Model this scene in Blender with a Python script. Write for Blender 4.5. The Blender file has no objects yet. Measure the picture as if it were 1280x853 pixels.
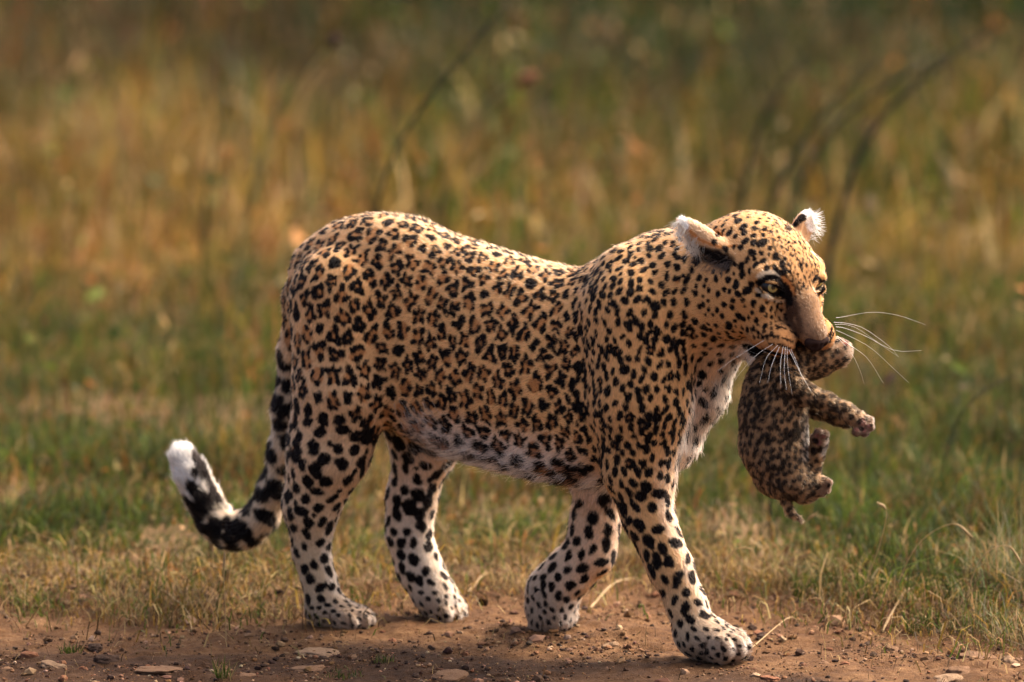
import bpy, bmesh, math, random
import numpy as np
from mathutils import Vector, Matrix, kdtree
from mathutils.bvhtree import BVHTree

random.seed(7)
RNG = np.random.default_rng(7)
S = bpy.context.scene
COL = S.collection

# ------------------------------------------------------------------ camera
PITCH = math.radians(9.5)
DIST = 12.0
PX = 1.273e-3                       # metres per photograph pixel at the focus distance
K = PX / DIST
P0 = np.array([0.0, 0.0, 0.491])
FWD = np.array([0.0, math.cos(PITCH), -math.sin(PITCH)])
UP = np.array([0.0, math.sin(PITCH), math.cos(PITCH)])
RIGHT = np.array([1.0, 0.0, 0.0])
CAM = P0 - DIST * FWD

cd = bpy.data.cameras.new('camera')
cam = bpy.data.objects.new('camera', cd)
COL.objects.link(cam)
cam.location = CAM
cam.rotation_euler = (math.pi / 2 - PITCH, 0, 0)
cd.sensor_width = 36.0
cd.sensor_fit = 'HORIZONTAL'
cd.lens = 36.0 / (1280 * K)
cd.clip_start = 0.1
cd.clip_end = 5000
cd.dof.use_dof = True
cd.dof.focus_distance = DIST - 0.12
cd.dof.aperture_fstop = 2.4
S.camera = cam

# ------------------------------------------------------------------ light
SUN_EL = math.radians(45)
SUN_AZ = math.radians(57)           # measured from +Y (away from the camera) towards +X (right)
sun_dir = Vector((math.sin(SUN_AZ) * math.cos(SUN_EL), math.cos(SUN_AZ) * math.cos(SUN_EL), math.sin(SUN_EL)))
W = bpy.data.worlds.new('World')
S.world = W
W.use_nodes = True
nt = W.node_tree
nt.nodes.clear()
wo = nt.nodes.new('ShaderNodeOutputWorld')
bg = nt.nodes.new('ShaderNodeBackground')
sky = nt.nodes.new('ShaderNodeTexSky')
sky.sky_type = 'NISHITA'
sky.sun_disc = False
sky.sun_elevation = SUN_EL
sky.sun_rotation = SUN_AZ
sky.dust_density = 9.0
sky.air_density = 0.5
sky.ozone_density = 0.3
bg.inputs['Strength'].default_value = 0.15
nt.links.new(sky.outputs[0], bg.inputs[0])
nt.links.new(bg.outputs[0], wo.inputs[0])
sl = bpy.data.lights.new('sun', 'SUN')
sl.energy = 1.0
sl.angle = math.radians(10.0)
sl.color = (1.0, 0.86, 0.68)
so = bpy.data.objects.new('sun', sl)
COL.objects.link(so)
so.rotation_euler = (-sun_dir).to_track_quat('-Z', 'Y').to_euler()
so.location = (3, 4, 5)
S.view_settings.view_transform = 'Standard'
S.view_settings.look = 'None'
S.view_settings.gamma = 1.0
S.view_settings.exposure = 2.15
S.cycles.max_bounces = 8
S.cycles.use_denoising = True

# ------------------------------------------------------------------ helpers
def ray(u, v):
    return FWD + RIGHT * ((u - 640.0) * K) + UP * ((426.5 - v) * K)
def atY(u, v, Y):
    d = ray(u, v)
    return CAM + d * ((Y - CAM[1]) / d[1])
def on_ground(u, v, z=0.0):
    d = ray(u, v)
    return CAM + d * ((z - CAM[2]) / d[2])
YAW = math.radians(25)
A_ = np.array([math.cos(YAW), -math.sin(YAW), 0.0])      # the way the leopard walks
B_ = np.array([math.sin(YAW), math.cos(YAW), 0.0])       # towards its far flank
CB = 0.073
def atL(u, v, l=0.0):
    d = ray(u, v)
    return CAM + d * ((CB + l - B_ @ CAM) / (B_ @ d))

def vnoise(P, scale, seed=0):
    q = np.asarray(P, dtype=np.float64) / scale + seed * 17.31
    i = np.floor(q).astype(np.int64)
    f = q - i
    f = f * f * (3 - 2 * f)
    def h(x, y, z):
        n = (x * 374761393 + y * 668265263 + z * 2147483647 + seed * 144665) & 0xffffffff
        n = ((n ^ (n >> 13)) * 1274126177) & 0xffffffff
        n = ((n ^ (n >> 16)) * 2246822519) & 0xffffffff
        return ((n ^ (n >> 15)) & 0xffff) / 65535.0
    x, y, z = i[..., 0], i[..., 1], i[..., 2]
    fx, fy, fz = f[..., 0], f[..., 1], f[..., 2]
    c00 = h(x, y, z) * (1 - fx) + h(x + 1, y, z) * fx
    c10 = h(x, y + 1, z) * (1 - fx) + h(x + 1, y + 1, z) * fx
    c01 = h(x, y, z + 1) * (1 - fx) + h(x + 1, y, z + 1) * fx
    c11 = h(x, y + 1, z + 1) * (1 - fx) + h(x + 1, y + 1, z + 1) * fx
    return ((c00 * (1 - fy) + c10 * fy) * (1 - fz) + (c01 * (1 - fy) + c11 * fy) * fz) * 2 - 1
def fbm(P, scale, oct=4, seed=0):
    r = 0.0
    a = 1.0
    for o in range(oct):
        r = r + a * vnoise(P, scale / 2 ** o, seed + o * 7)
        a *= 0.5
    return r / 1.8
def sstep(a, b, x):
    t = np.clip((x - a) / (b - a), 0, 1)
    return t * t * (3 - 2 * t)
def unit(v):
    v = np.asarray(v, dtype=float)
    return v / np.maximum(np.linalg.norm(v, axis=-1, keepdims=True), 1e-9)

def tag(o, label=None, cat=None, group=None, kind=None):
    if label: o['label'] = label
    if cat: o['category'] = cat
    if group: o['group'] = group
    if kind: o['kind'] = kind
    return o
def empty(name, loc, label, cat, group=None):
    o = bpy.data.objects.new(name, None)
    o.empty_display_size = 0.05
    COL.objects.link(o)
    o.location = loc
    return tag(o, label, cat, group)
def link_mesh(name, me, mat=None, parent=None):
    o = bpy.data.objects.new(name, me)
    COL.objects.link(o)
    if mat and not me.materials: me.materials.append(mat)
    if parent:
        o.parent = parent
        o.matrix_parent_inverse = Matrix.Translation(parent.location).inverted()
    return o
def np_mesh(name, V, F, col=None, smooth=True, attr='col'):
    """F: (n,3) or (n,4) index array"""
    me = bpy.data.meshes.new(name)
    V = np.ascontiguousarray(V, dtype=np.float32)
    F = np.ascontiguousarray(F, dtype=np.int32)
    n, k = F.shape
    me.vertices.add(len(V)); me.vertices.foreach_set('co', V.ravel())
    me.loops.add(n * k); me.loops.foreach_set('vertex_index', F.ravel())
    me.polygons.add(n)
    me.polygons.foreach_set('loop_start', np.arange(0, n * k, k, dtype=np.int32))
    me.polygons.foreach_set('loop_total', np.full(n, k, dtype=np.int32))
    me.polygons.foreach_set('use_smooth', np.full(n, smooth, dtype=bool))
    me.update(calc_edges=True)
    if col is not None:
        a = me.attributes.new(attr, 'FLOAT_COLOR', 'POINT')
        c = np.ones((len(V), 4), dtype=np.float32)
        c[:, :3] = col
        a.data.foreach_set('color', c.ravel())
    return me
def tube(P, R, n=6, cap=True):
    """returns V, F for a tube along points P with radii R"""
    P = np.asarray(P, float); R = np.asarray(R, float)
    T = unit(np.gradient(P, axis=0))
    ref = np.array([0.0, 0.0, 1.0]) if abs(T[0][2]) < 0.9 else np.array([1.0, 0.0, 0.0])
    V = []; F = []
    u = unit(np.cross(ref, T[0]))
    for i in range(len(P)):
        u = unit(u - T[i] * (u @ T[i]))
        w = np.cross(T[i], u)
        for j in range(n):
            a = 2 * math.pi * j / n
            V.append(P[i] + R[i] * (math.cos(a) * u + math.sin(a) * w))
    for i in range(len(P) - 1):
        for j in range(n):
            k = (j + 1) % n
            F.append((i * n + j, i * n + k, (i + 1) * n + k, (i + 1) * n + j))
    return np.array(V), np.array(F)
def spline(P, m):
    """Catmull-Rom resample"""
    P = np.asarray(P, float)
    Q = np.vstack([2 * P[0] - P[1], P, 2 * P[-1] - P[-2]])
    out = []
    ts = np.linspace(0, len(P) - 1, m)
    for t in ts:
        i = min(int(t), len(P) - 2); f = t - i
        a, b, c, d = Q[i], Q[i + 1], Q[i + 2], Q[i + 3]
        out.append(0.5 * ((2 * b) + (c - a) * f + (2 * a - 5 * b + 4 * c - d) * f * f + (3 * b - a - 3 * c + d) * f ** 3))
    return np.array(out)

# ------------------------------------------------------------------ materials
def new_mat(name):
    m = bpy.data.materials.new(name)
    m.use_nodes = True
    n = m.node_tree
    b = n.nodes.get('Principled BSDF')
    return m, n, b
def flat_mat(name, col, rough=0.6, spec=0.4, noise=0.15, nscale=60):
    m, n, b = new_mat(name)
    tc = n.nodes.new('ShaderNodeTexCoord')
    nz = n.nodes.new('ShaderNodeTexNoise'); nz.inputs['Scale'].default_value = nscale; nz.inputs['Detail'].default_value = 4
    n.links.new(tc.outputs['Object'], nz.inputs['Vector'])
    mx = n.nodes.new('ShaderNodeMix'); mx.data_type = 'RGBA'
    mx.inputs[6].default_value = tuple(c * (1 - noise) for c in col) + (1,)
    mx.inputs[7].default_value = tuple(min(1, c * (1 + noise)) for c in col) + (1,)
    n.links.new(nz.outputs['Fac'], mx.inputs[0])
    n.links.new(mx.outputs[2], b.inputs['Base Color'])
    b.inputs['Roughness'].default_value = rough
    b.inputs['Specular IOR Level'].default_value = spec
    return m
def attr_mat(name, rough=0.8, spec=0.15, transl=0.0):
    m, n, b = new_mat(name)
    at = n.nodes.new('ShaderNodeAttribute'); at.attribute_name = 'col'
    n.links.new(at.outputs['Color'], b.inputs['Base Color'])
    b.inputs['Roughness'].default_value = rough
    b.inputs['Specular IOR Level'].default_value = spec
    if transl:
        out = n.nodes.get('Material Output')
        tr = n.nodes.new('ShaderNodeBsdfTranslucent')
        n.links.new(at.outputs['Color'], tr.inputs['Color'])
        ms = n.nodes.new('ShaderNodeMixShader'); ms.inputs[0].default_value = transl
        n.links.new(b.outputs[0], ms.inputs[1]); n.links.new(tr.outputs[0], ms.inputs[2])
        n.links.new(ms.outputs[0], out.inputs['Surface'])
    return m
def hair_mat(name):
    m = bpy.data.materials.new(name)
    m.use_nodes = True
    n = m.node_tree
    n.nodes.clear()
    out = n.nodes.new('ShaderNodeOutputMaterial')
    at = n.nodes.new('ShaderNodeAttribute'); at.attribute_name = 'col'
    h = n.nodes.new('ShaderNodeBsdfHairPrincipled')
    h.model = 'CHIANG'
    h.parametrization = 'COLOR'
    n.links.new(at.outputs['Color'], h.inputs['Color'])
    h.inputs['Roughness'].default_value = 0.6
    h.inputs['IOR'].default_value = 1.25
    h.inputs['Radial Roughness'].default_value = 0.7
    if 'Coat' in h.inputs: h.inputs['Coat'].default_value = 0.0
    df = n.nodes.new('ShaderNodeBsdfDiffuse')
    n.links.new(at.outputs['Color'], df.inputs['Color'])
    ms = n.nodes.new('ShaderNodeMixShader'); ms.inputs[0].default_value = 0.5
    n.links.new(h.outputs[0], ms.inputs[1]); n.links.new(df.outputs[0], ms.inputs[2])
    n.links.new(ms.outputs[0], out.inputs['Surface'])
    return m

M_skin = attr_mat('coat_skin', 0.95, 0.0)
M_fur = hair_mat('coat_fur')
M_blade = attr_mat('grass_blade', 0.7, 0.15, 0.35)
M_whisker = flat_mat('whisker_white', (0.66, 0.62, 0.55), 0.35, 0.5, 0.05)

# ------------------------------------------------------------------ implicit surface modelling
class Field:
    def __init__(self, lo, hi, h):
        self.lo = np.array(lo, float); self.h = h
        self.n = np.ceil((np.array(hi) - self.lo) / h).astype(int) + 1
        self.ax = [(self.lo[i] + h * np.arange(self.n[i])).astype(np.float32) for i in range(3)]
        self.D = np.full(self.n, 10.0, np.float32)
        self.prims = []
    def box(self, lo, hi):
        i0 = np.clip(np.floor((np.array(lo) - self.lo) / self.h).astype(int), 0, self.n)
        i1 = np.clip(np.ceil((np.array(hi) - self.lo) / self.h).astype(int) + 1, 0, self.n)
        sl = tuple(slice(a, b) for a, b in zip(i0, i1))
        X = self.ax[0][sl[0]][:, None, None]; Y = self.ax[1][sl[1]][None, :, None]; Z = self.ax[2][sl[2]][None, None, :]
        return sl, (X, Y, Z)
    def add(self, fn, lo, hi, k, reg=None, flow=None, cut=False):
        m = k + 0.012
        sl, P = self.box(np.array(lo) - m, np.array(hi) + m)
        if self.D[sl].size == 0: return
        d = fn(P).astype(np.float32)
        a = self.D[sl]
        if cut:
            d = -d
            hh = np.clip(0.5 - 0.5 * (a - d) / k, 0, 1)
            self.D[sl] = a + (d - a) * hh + k * hh * (1 - hh)
        else:
            hh = np.clip(0.5 + 0.5 * (d - a) / k, 0, 1)
            self.D[sl] = d + (a - d) * hh - k * hh * (1 - hh)
            if reg is not None: self.prims.append((fn, reg, flow))
    def cone(self, a, ra, b, rb, k=0.03, reg=None, sq=1.0, flow=None, axis=None):
        a = np.asarray(a, float); b = np.asarray(b, float)
        ax = B_ if axis is None else axis
        g = 1.0 / sq - 1.0
        def T(X, Y, Z):
            if sq == 1.0: return X, Y, Z
            q = (X * ax[0] + Y * ax[1] + Z * ax[2]) * g
            return X + ax[0] * q, Y + ax[1] * q, Z + ax[2] * q
        ta = np.array(T(*a)); tb = np.array(T(*b)); ba = tb - ta
        L = max(ba @ ba, 1e-12)
        def fn(P):
            X, Y, Z = T(*P)
            x = X - ta[0]; y = Y - ta[1]; z = Z - ta[2]
            t = np.clip((x * ba[0] + y * ba[1] + z * ba[2]) / L, 0, 1)
            return np.sqrt((x - t * ba[0]) ** 2 + (y - t * ba[1]) ** 2 + (z - t * ba[2]) ** 2) - (ra + (rb - ra) * t)
        r = max(ra, rb) * max(1, sq)
        if flow is None: flow = b - a
        self.add(fn, np.minimum(a, b) - r, np.maximum(a, b) + r, k, reg, flow)
    def ell(self, c, M, r, k=0.02, reg=None, flow=None, cut=False):
        """M: rows = local axes, r: radii"""
        c = np.asarray(c, float); M = np.asarray(M, float); r = np.asarray(r, float)
        def fn(P):
            x = P[0] - c[0]; y = P[1] - c[1]; z = P[2] - c[2]
            q = [(x * M[i, 0] + y * M[i, 1] + z * M[i, 2]) for i in range(3)]
            k0 = np.sqrt(sum((q[i] / r[i]) ** 2 for i in range(3)))
            k1 = np.sqrt(sum((q[i] / r[i] ** 2) ** 2 for i in range(3))) + 1e-9
            return k0 * (k0 - 1) / k1
        e = np.sqrt(((M * r[:, None]) ** 2).sum(0))
        self.add(fn, c - e, c + e, k, reg, flow, cut)
    def mesh(self, smooth=2):
        D = self.D
        neg = D < 0
        nx, ny, nz = D.shape
        c = [neg[i:nx - 1 + i, j:ny - 1 + j, k:nz - 1 + k] for i in (0, 1) for j in (0, 1) for k in (0, 1)]
        anyn = c[0].copy(); alln = c[0].copy()
        for q in c[1:]:
            anyn |= q; alln &= q
        act = anyn & ~alln
        idx = np.argwhere(act)
        ids = np.full(act.shape, -1, np.int32)
        ids[act] = np.arange(len(idx))
        acc = np.zeros((len(idx), 3)); cnt = np.zeros(len(idx))
        I, J, Kk = idx.T
        for axis in range(3):
            o = [q for q in range(3) if q != axis]
            for e1 in (0, 1):
                for e2 in (0, 1):
                    off = [0, 0, 0]; off[o[0]] = e1; off[o[1]] = e2
                    off2 = list(off); off2[axis] = 1
                    a = D[I + off[0], J + off[1], Kk + off[2]]; b = D[I + off2[0], J + off2[1], Kk + off2[2]]
                    m = (a < 0) != (b < 0)
                    t = np.where(m, a / np.where(m, a - b, 1), 0)
                    p = np.tile(np.array(off, float), (len(idx), 1)); p[:, axis] += t
                    acc[m] += p[m]; cnt[m] += 1
        V = self.lo + (idx + acc / cnt[:, None]) * self.h
        F = []
        for axis in range(3):
            o1, o2 = [(1, 2), (2, 0), (0, 1)][axis]
            s0 = [slice(None)] * 3; s1 = [slice(None)] * 3
            s0[axis] = slice(0, -1); s1[axis] = slice(1, None)
            a = neg[tuple(s0)]; b = neg[tuple(s1)]
            e = np.argwhere(a != b)
            e = e[(e[:, o1] > 0) & (e[:, o2] > 0) & (e[:, o1] < D.shape[o1] - 1) & (e[:, o2] < D.shape[o2] - 1)]
            flip = a[tuple(e.T)]
            q = []
            for d1, d2 in ((1, 1), (0, 1), (0, 0), (1, 0)):
                w = e.copy(); w[:, o1] -= d1; w[:, o2] -= d2
                q.append(ids[tuple(w.T)])
            q = np.stack(q, 1)
            q[~flip] = q[~flip][:, ::-1]
            F.append(q)
        F = np.vstack(F)
        for _ in range(smooth):
            s = np.zeros_like(V); n = np.zeros(len(V))
            for x in range(4):
                np.add.at(s, F[:, x], V[F[:, (x + 1) % 4]]); np.add.at(n, F[:, x], 1)
            V = V * 0.5 + 0.5 * s / np.maximum(n, 1)[:, None]
        return V, F
    def props(self, V, sig=0.012):
        P = (V[:, 0], V[:, 1], V[:, 2])
        names = sorted({r for _, r, _ in self.prims})
        Wt = np.zeros((len(V), len(names)), np.float32)
        fl = np.zeros((len(V), 3))
        ds = np.stack([fn(P) for fn, _, _ in self.prims])
        ds -= ds.min(0)
        for d, (fn, reg, flow) in zip(ds, self.prims):
            w = np.exp(-d / sig)
            Wt[:, names.index(reg)] += w
            if flow is not None:
                f = flow(V) if callable(flow) else np.broadcast_to(unit(flow), V.shape)
                fl += f * w[:, None]
        Wt /= Wt.sum(1, keepdims=True)
        return names, Wt, unit(fl)
def vert_normals(V, F):
    n = np.cross(V[F[:, 2]] - V[F[:, 0]], V[F[:, 3]] - V[F[:, 1]])
    N = np.zeros_like(V)
    for x in range(4): np.add.at(N, F[:, x], n)
    return unit(N)

def fur_object(name, roots, N, flow, length, col, radius, parent, lift=0.35, rough=0.25, clump=0.4, npt=4):
    n = len(roots)
    T = flow - N * (flow * N).sum(1, keepdims=True)
    T = unit(T)
    j = np.stack([vnoise(roots, 0.014, 31 + i) for i in range(3)], 1) * clump + RNG.normal(0, rough, (n, 3))
    j -= N * (j * N).sum(1, keepdims=True)
    d1 = unit(T + j)
    lf = lift * RNG.uniform(0.5, 1.5, n)[:, None]
    L = (length * RNG.uniform(0.65, 1.15, n))[:, None]
    pts = np.zeros((n, npt, 3), np.float32)
    pts[:, 0] = roots - N * 0.0012
    cur = pts[:, 0].astype(float)
    for q in range(1, npt):
        f = q / (npt - 1)
        d = unit(d1 + N * lf * (1.9 - 1.5 * f) + RNG.normal(0, 0.05, (n, 3)))
        cur = cur + d * L / (npt - 1)
        pts[:, q] = cur
    cu = bpy.data.hair_curves.new(name)
    cu.add_curves([npt] * n)
    cu.attributes['position'].data.foreach_set('vector', pts.ravel())
    ra = cu.attributes.get('radius') or cu.attributes.new('radius', 'FLOAT', 'POINT')
    prof = np.linspace(1, 0.15, npt) ** 0.8
    rr = (radius * RNG.uniform(0.7, 1.3, n))[:, None] * prof[None, :] if np.ndim(radius) == 0 else (radius)[:, None] * prof[None, :]
    ra.data.foreach_set('value', rr.astype(np.float32).ravel())
    ca = cu.attributes.new('col', 'FLOAT_COLOR', 'CURVE')
    c4 = np.ones((n, 4), np.float32); c4[:, :3] = np.clip(col, 0.0015, 0.95)
    ca.data.foreach_set('color', c4.ravel())
    cu.materials.append(M_fur)
    o = bpy.data.objects.new(name, cu)
    COL.objects.link(o)
    o.parent = parent
    o.matrix_parent_inverse = Matrix.Translation(parent.location).inverted()
    return o
def scatter_roots(V, F, dens, n):
    T = np.vstack([F[:, [0, 1, 2]], F[:, [0, 2, 3]]])
    ar = np.linalg.norm(np.cross(V[T[:, 1]] - V[T[:, 0]], V[T[:, 2]] - V[T[:, 0]]), axis=1) * dens[T].mean(1)
    t = RNG.choice(len(T), n, p=ar / ar.sum())
    r1 = np.sqrt(RNG.random(n)); r2 = RNG.random(n)
    w = np.stack([1 - r1, r1 * (1 - r2), r1 * r2], 1)
    return T[t], w
def interp(A, T, w):
    return (A[T] * (w[:, :, None] if A.ndim == 2 else w)).sum(1)

def poisson(V, spacing, ok, tries=60000):
    """darts on the surface with a spacing that varies along it"""
    cand = RNG.permutation(np.flatnonzero(ok))[:tries]
    cell = 0.05
    G = {}
    out = []
    for i in cand:
        p = V[i]; s = spacing[i]
        k = (int(p[0] // cell), int(p[1] // cell), int(p[2] // cell))
        good = True
        for dx in (-1, 0, 1):
            for dy in (-1, 0, 1):
                for dz in (-1, 0, 1):
                    for q, sq in G.get((k[0] + dx, k[1] + dy, k[2] + dz), ()):
                        r = 0.5 * (s + sq)
                        e = p - q
                        if e[0] * e[0] + e[1] * e[1] + e[2] * e[2] < r * r:
                            good = False; break
                    if not good: break
                if not good: break
            if not good: break
        if good:
            G.setdefault(k, []).append((p, s))
            out.append(i)
    return out
class Marks:
    """oval pigment marks lying on a surface"""
    def __init__(self): self.m = []
    def add(self, c, n, e1, r1, r2, ink, soft=0.22, w=1.0):
        n = unit(n); e1 = unit(np.asarray(e1) - n * (n @ e1)); e2 = np.cross(n, e1)
        self.m.append((np.array(c, float), n, e1, e2, r1, r2, ink, soft, w))
    def apply(self, P, base, inks, rag=0.42, rs=0.0075, N=None):
        kd = kdtree.KDTree(len(P))
        for i, p in enumerate(P.tolist()): kd.insert(p, i)
        kd.balance()
        nz = vnoise(P, rs, 3) * 0.65 + vnoise(P, rs * 2.2, 5) * 0.5
        C = base.copy()
        order = sorted(range(len(self.m)), key=lambda q: {'orange': 0, 'cream': 1, 'white': 1, 'brown': 2, 'pink': 2, 'black': 3}[self.m[q][6]])
        for q in order:
            c, n, e1, e2, r1, r2, ink, soft, w = self.m[q]
            R = max(r1, r2) * 1.45
            hit = kd.find_range(c, R)
            if not hit: continue
            ix = np.fromiter((h[1] for h in hit), int, len(hit))
            d = P[ix] - c
            a = d @ e1; b = d @ e2; g = d @ n
            v = 1 - np.sqrt((a / r1) ** 2 + (b / r2) ** 2 + (g / (R * 1.1)) ** 2) + nz[ix] * rag * min(1.0, max(0.3, max(r1, r2) / 0.010))
            if N is not None: v = np.where((N[ix] @ n) < -0.1, -1, v)
            t = sstep(-soft * 0.5, soft * 0.5, v) * w
            C[ix] = C[ix] * (1 - t[:, None]) + np.array(inks[ink]) * t[:, None]
        return C

# ================================================================== GROUND
def path_edge(x):
    """far edge of the bare path (metres behind the focus plane)"""
    xs = np.array([-6, -0.95, -0.8, -0.55, -0.3, 0.0, 0.2, 0.35, 0.55, 0.7, 0.85, 1.0, 6])
    ys = np.array([0.42, 0.42, 0.40, 0.30, 0.40, 0.58, 0.62, 0.52, 0.28, 0.13, 0.05, 0.02, 0.02])
    return np.interp(x, xs, ys)
def ground_h(x, y):
    P = np.stack([x, y, np.zeros_like(x)], -1)
    far = sstep(3, 30, np.abs(y)) + sstep(4, 30, np.abs(x))
    e = path_edge(x) + 0.15 * fbm(P, 0.28, 5, 3)
    on = sstep(-0.02, 0.08, e - y)
    g = (1 - on) * (0.012 + 0.014 * fbm(P, 0.18, 4, 2))
    p = on * (0.010 * fbm(P, 0.13, 5, 5) + 0.010 * np.abs(fbm(P, 0.05, 4, 8)) + 0.004 * fbm(P, 0.02, 2, 14))
    # the low hump of earth beside the pale pebble
    b1 = 0.010 * np.exp(-(((x - 0.205) / 0.055) ** 2 + ((y - 0.055) / 0.03) ** 2))
    return (g + p) * (1 - np.clip(far, 0, 1)) + b1 + 0.25 * fbm(P, 14.0, 3, 9) * np.clip(far - 0.3, 0, 1), e
def axis_coords(lo, hi, step, grow, far):
    c = list(np.arange(lo, hi + 1e-6, step))
    s = step; q = c[-1]
    while q < far:
        s *= grow; q += s; c.append(q)
    s = step; q = c[0]
    while q > -far:
        s *= grow; q -= s; c.insert(0, q)
    return np.array(c)
gx = axis_coords(-1.0, 1.0, 0.0065, 1.14, 1500)
gy = axis_coords(-0.32, 0.85, 0.0065, 1.11, 1500)
GX, GY = np.meshgrid(gx, gy, indexing='ij')
GH, GE = ground_h(GX, GY)
GV = np.stack([GX, GY, GH], -1).reshape(-1, 3)
nyy = len(gy)
ii, jj = np.meshgrid(np.arange(len(gx) - 1), np.arange(nyy - 1), indexing='ij')
q0 = (ii * nyy + jj).ravel()
GF = np.stack([q0, q0 + nyy, q0 + nyy + 1, q0 + 1], 1)
is_path = ((GE - GY)[:-1, :-1].ravel() > 0) & (GY[:-1, :-1].ravel() > -1.6)

def soil_mat(name, c0, c1, c2, sc, bump):
    m, n, b = new_mat(name)
    tc = n.nodes.new('ShaderNodeTexCoord')
    def noise(s, d=6, r=0.6):
        z = n.nodes.new('ShaderNodeTexNoise'); z.inputs['Scale'].default_value = s
        z.inputs['Detail'].default_value = d; z.inputs['Roughness'].default_value = r
        n.links.new(tc.outputs['Object'], z.inputs['Vector']); return z
    z1 = noise(sc); z2 = noise(sc * 9, 8, 0.7); z3 = noise(sc * 40, 3)
    r = n.nodes.new('ShaderNodeValToRGB')
    r.color_ramp.elements[0].position = 0.33; r.color_ramp.elements[0].color = c0 + (1,)
    r.color_ramp.elements[1].position = 0.68; r.color_ramp.elements[1].color = c2 + (1,)
    e = r.color_ramp.elements.new(0.5); e.color = c1 + (1,)
    ad = n.nodes.new('ShaderNodeMath'); ad.operation = 'MULTIPLY_ADD'; ad.inputs[1].default_value = 0.5
    n.links.new(z2.outputs['Fac'], ad.inputs[0])
    mu = n.nodes.new('ShaderNodeMath'); mu.operation = 'MULTIPLY'; mu.inputs[1].default_value = 0.5
    n.links.new(z1.outputs['Fac'], mu.inputs[0]); n.links.new(mu.outputs[0], ad.inputs[2])
    n.links.new(ad.outputs[0], r.inputs[0])
    n.links.new(r.outputs[0], b.inputs['Base Color'])
    b.inputs['Roughness'].default_value = 0.95; b.inputs['Specular IOR Level'].default_value = 0.1
    bp = n.nodes.new('ShaderNodeBump'); bp.inputs['Strength'].default_value = bump; bp.inputs['Distance'].default_value = 0.004
    a2 = n.nodes.new('ShaderNodeMath'); a2.operation = 'ADD'
    n.links.new(z2.outputs['Fac'], a2.inputs[0]); n.links.new(z3.outputs['Fac'], a2.inputs[1])
    n.links.new(a2.outputs[0], bp.inputs['Height']); n.links.new(bp.outputs[0], b.inputs['Normal'])
    return m
M_path = soil_mat('path_dirt', (0.028, 0.013, 0.005), (0.088, 0.0415, 0.0158), (0.188, 0.103, 0.046), 9, 1.0)
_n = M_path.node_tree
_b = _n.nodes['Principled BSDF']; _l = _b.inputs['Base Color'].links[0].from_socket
_at = _n.nodes.new('ShaderNodeAttribute'); _at.attribute_name = 'path_dark'
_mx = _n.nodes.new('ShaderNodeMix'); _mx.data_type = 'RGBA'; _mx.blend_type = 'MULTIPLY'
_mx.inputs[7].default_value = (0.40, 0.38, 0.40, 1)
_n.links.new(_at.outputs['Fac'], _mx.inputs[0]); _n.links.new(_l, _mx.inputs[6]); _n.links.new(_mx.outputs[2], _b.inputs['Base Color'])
M_soil = soil_mat('field_soil', (0.040, 0.024, 0.010), (0.11, 0.064, 0.028), (0.20, 0.125, 0.060), 4, 0.8)
def sub_mesh(name, V, F):
    used = np.unique(F); mp = np.zeros(len(V), np.int32); mp[used] = np.arange(len(used))
    return np_mesh(name, V[used], mp[F])
tag(link_mesh('ground', sub_mesh('ground', GV, GF[~is_path]), M_soil), kind='structure')
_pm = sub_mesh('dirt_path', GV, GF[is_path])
_pc = np.zeros(len(_pm.vertices) * 3, np.float32); _pm.vertices.foreach_get('co', _pc); _pc = _pc.reshape(-1, 3).astype(float)
_dk = sstep(0.15, -0.15, (_pc[:, 1] + 0.085 + 0.45 * np.clip(_pc[:, 0] + 0.05, 0, 9)) / 0.35 + 0.5 * fbm(_pc * np.array([1, 1, 0]), 0.16, 5, 33)) * 0.9  # path made darker towards the near edge, reaching further back on the left
_pm.attributes.new('path_dark', 'FLOAT', 'POINT').data.foreach_set('value', _dk.astype(np.float32))
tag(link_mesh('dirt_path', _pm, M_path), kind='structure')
def gz(x, y):
    return ground_h(np.atleast_1d(np.asarray(x, float)), np.atleast_1d(np.asarray(y, float)))[0]

# ================================================================== GRASS
def blades(name, base, H, Wd, bend, bdir, col, segs=3):
    """one mesh of tapering, bending blades; col (n,3)"""
    n = len(base)
    bend = np.maximum(bend, 0.02); tilt = np.clip(RNG.normal(0.0, 0.42, n), -0.2, 1.2)
    ts = np.linspace(0, 1, segs + 1)
    face = RNG.uniform(0, 2 * math.pi, n)
    side = np.stack([np.cos(face), np.sin(face), np.zeros(n)], 1)
    V = np.zeros((n, 2 * segs + 1, 3)); 
    for q, t in enumerate(ts):
        ang = tilt + bend * t
        up = (np.sin(ang) - np.sin(tilt)) / bend; out = (np.cos(tilt) - np.cos(ang)) / bend
        c = base + np.stack([bdir[:, 0] * out * H, bdir[:, 1] * out * H, up * H], 1)
        if q < segs:
            w = (Wd * (1 - 0.75 * t ** 1.5) * 0.5)[:, None] * side
            V[:, 2 * q] = c - w; V[:, 2 * q + 1] = c + w
        else:
            V[:, 2 * q] = c
    F = []
    o = (np.arange(n) * (2 * segs + 1))[:, None]
    for q in range(segs - 1):
        a = 2 * q
        F += [o + np.array([[a, a + 1, a + 3]]), o + np.array([[a, a + 3, a + 2]])]
    a = 2 * (segs - 1)
    F.append(o + np.array([[a, a + 1, a + 2]]))
    F = np.vstack(F)
    C = np.repeat(col, 2 * segs + 1, axis=0)
    return np_mesh(name, V.reshape(-1, 3), F, C, smooth=False)
GREEN = np.array([0.060, 0.080, 0.010]); DKGREEN = np.array([0.024, 0.040, 0.009]); OCHRE = np.array([0.205, 0.124, 0.024])
STRAW = np.array([0.29, 0.195, 0.085]); RUST = np.array([0.20, 0.076, 0.017]); BROWN = np.array([0.082, 0.048, 0.020])
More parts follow.
